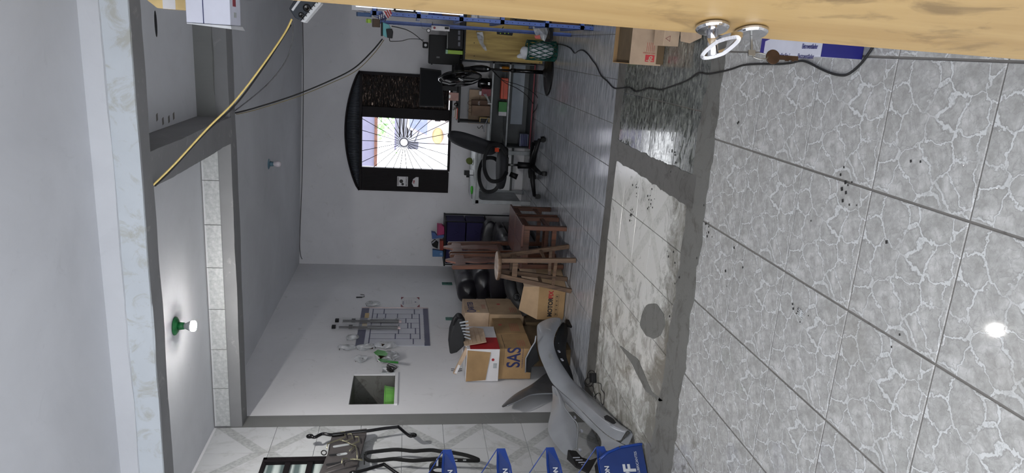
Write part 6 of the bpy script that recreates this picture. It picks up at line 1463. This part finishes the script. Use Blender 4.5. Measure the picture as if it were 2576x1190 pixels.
# ------------------------------------------------------------------ boxes and cable on the floor at the right
fz0 = AY(1583, 163, 4.50).z
cbx0 = AY(1656, 166, 4.50).x
fc_ = thing('floor_carton', 'open light brown carton with a red stamp on the floor beside the door', 'box', (.12, 4.7, 0))
yb_ = AZ(1541, 157, fz0).y
x1c = .42
part('front_wall', G().box(cbx0, x1c, 4.50, 4.505, .002, fz0), M['card3'], fc_)
part('back_wall', G().box(cbx0, x1c, yb_-.005, yb_, .002, fz0), M['card2'], fc_)
part('side_wall', G().box(cbx0, cbx0+.005, 4.505, yb_-.005, .002, fz0), M['card2'], fc_)
part('side_wall', G().box(x1c-.005, x1c, 4.505, yb_-.005, .002, fz0), M['card2'], fc_)
part('bottom', G().box(cbx0+.005, x1c-.005, 4.505, yb_-.005, .002, .006), M['cardd'], fc_)
part('folded_lid', G().box(cbx0+.004, x1c-.004, 4.51, yb_-.006, fz0-.03, fz0-.026), M['cardd'], fc_)
part('front_flap', G().hexa([(cbx0+.01,4.455,.002),(x1c,4.455,.002),(x1c,4.5,.002),(cbx0+.01,4.5,.002),(cbx0+.01,4.455,.004),(x1c,4.455,.004),(x1c,4.5,.035),(cbx0+.01,4.5,.035)]), M['cardd'], fc_)
q0 = AY(1622, 155, 4.4995); q1 = AY(1647, 139, 4.4995)
part('red_stamp', G().box(q0.x, q1.x, 4.499, 4.5, q1.z, q0.z), P('red_stamp', (200,60,66), .6), fc_)
text('stamp_lettering', '8', (q1.x-.008, 4.4985, q1.z+.01), (0,0,1), (-1,0,0), .05, M['card3'], fc_, .001, shear=.3)
part('stamp_bar', G().box(q0.x+.006, q0.x+.010, 4.4982, 4.499, q1.z+.006, q0.z-.006), M['card3'], fc_)
for k in range(5): part('print_line', G().box(AY(1635,130,4.5).x+.0, AY(1635,107,4.5).x, 4.499, 4.5, AY(1628+k*4.5,120,4.5).z-.0012, AY(1628+k*4.5,120,4.5).z+.0012), M['redink'], fc_)
text('print_lettering', 'NÃO AMASSAR', (AY(1648,133,4.5).x, 4.4985, AY(1648,133,4.5).z), (0,0,1), (-1,0,0), .012, M['redink'], fc_)
sx0 = AY(1685, 116, 4.22).x
fs = thing('small_carton', 'small pale carton with a recycling triangle between the floor carton and the door', 'box', (.2, 4.3, 0))
zs_ = AY(1668, 116, 4.22).z
part('carton_body', G().box(sx0, .42, 4.22, 4.40, .002, max(zs_,.06)), M['card3'], fs, bevel=.003)
c_ = AY(1682, 97, 4.2185); part('recycling_triangle', G().tube([c_+V(.018*math.cos(a), 0, .018*math.sin(a)) for a in (PI/2, PI/2+2*PI/3, PI/2+4*PI/3)], .002, 5, closed=True), M['redline'], fs)
part('crushed_wrap', G().grid([[(sx0+.03,4.12,.03),(sx0+.12,4.1,.05),(.4,4.1,.03)],[(sx0+.02,4.0,.02),(sx0+.15,3.98,.04),(.4,3.95,.03)],[(sx0+.05,3.86,.012),(sx0+.16,3.84,.03),(.4,3.85,.02)]]), M['card3'], fs, solid=.003)
fy0 = 2.40; fx0 = AZ(2168, 152).x+.004; fzt = AY(2064, 149, fy0).z; fyb = AZ(1911, 141, fzt).y
ff = thing('fan_box', 'purple and white radiator fan box lying on the floor by the door', 'box', (.3, 2.7, 0))
part('box_body', G().box(fx0, .50, fy0, fyb, .002, fzt), M['box_white'], ff, bevel=.003)
part('navy_front', G().box(fx0-.001, .501, fy0-.002, fy0+.001, .003, fzt+.001), M['navybox'], ff)
part('purple_strip', G().prism([(fx0+.045,fyb,fzt),(.5,fyb,fzt),(.5,fy0+.25,fzt),(fx0+.09,fy0+.25,fzt)], (0,0,.001)), M['purple'], ff)
part('purple_end', G().box(fx0, .5, fyb-.03, fyb, fzt, fzt+.0012), M['purple'], ff)
part('lime_mark', G().prism([(fx0+.09,fyb-.05,fzt+.0012),(fx0+.13,fyb-.07,fzt+.0012),(fx0+.13,fyb-.09,fzt+.0012),(fx0+.09,fyb-.07,fzt+.0012)], (0,0,.0008)), M['lime'], ff)
q = AZ(2008, 122, fzt); q2 = AZ(1955, 131, fzt); q3 = AZ(2015, 137, fzt)
text('product_lettering', 'Eletroventilador', (q.x, fy0+.135, fzt+.0012), (0,-1,0), (1,0,0), .026, M['navybox'], ff, xs=.62)
text('product_lettering', 'Electroventilador', (q.x-.035, fy0+.155, fzt+.0012), (0,-1,0), (1,0,0), .024, M['navybox'], ff, xs=.66)
text('product_lettering', 'Radiator Cooling Fan |', (q.x-.035, fy0+.38, fzt+.0012), (0,-1,0), (1,0,0), .024, M['navybox'], ff, xs=.76)
cab = [(1398,110),(1418,114),(1435,122),(1445,134),(1455,128),(1466,127),(1480,138),(1490,152),(1500,165),(1512,190),(1528,205),(1545,222),(1570,221),(1585,221),(1600,231),(1622,224),(1640,222),(1660,226),(1690,217),(1722,205),(1740,195),(1757,183),(1780,186),(1806,182),(1840,174),(1870,164),(1910,161),(1960,161),(1990,158),(2015,153),(2035,158),(2062,172),(2090,184),(2112,189),(2130,188),(2150,175),(2170,155),(2188,130),(2200,112),(2215,98)]
tag(mk('floor_cable', G().tube(thru([AZ(a, b, .0075) for a, b in cab], 4), .0048, 8), M['rubber'], smooth=True), 'long black flat cable wriggling across the floor past the cartons', 'cable')
sc_ = thing('plastic_scrap', 'small white ribbed plastic scrap lying on a floor joint', 'scrap', tuple(AZ(2016, 790)))
c_ = AZ(2016, 789)
for k in range(4): part('rib', G().obox((c_.x+.008*k-.012, c_.y, .004), (.001,0,0), (.003,.018,0), (0,0,.002)), M['white'], sc_)
part('strap', G().obox((c_.x, c_.y, .003), (.015,0,0), (0,.003,0), (0,0,.002)), M['white'], sc_)
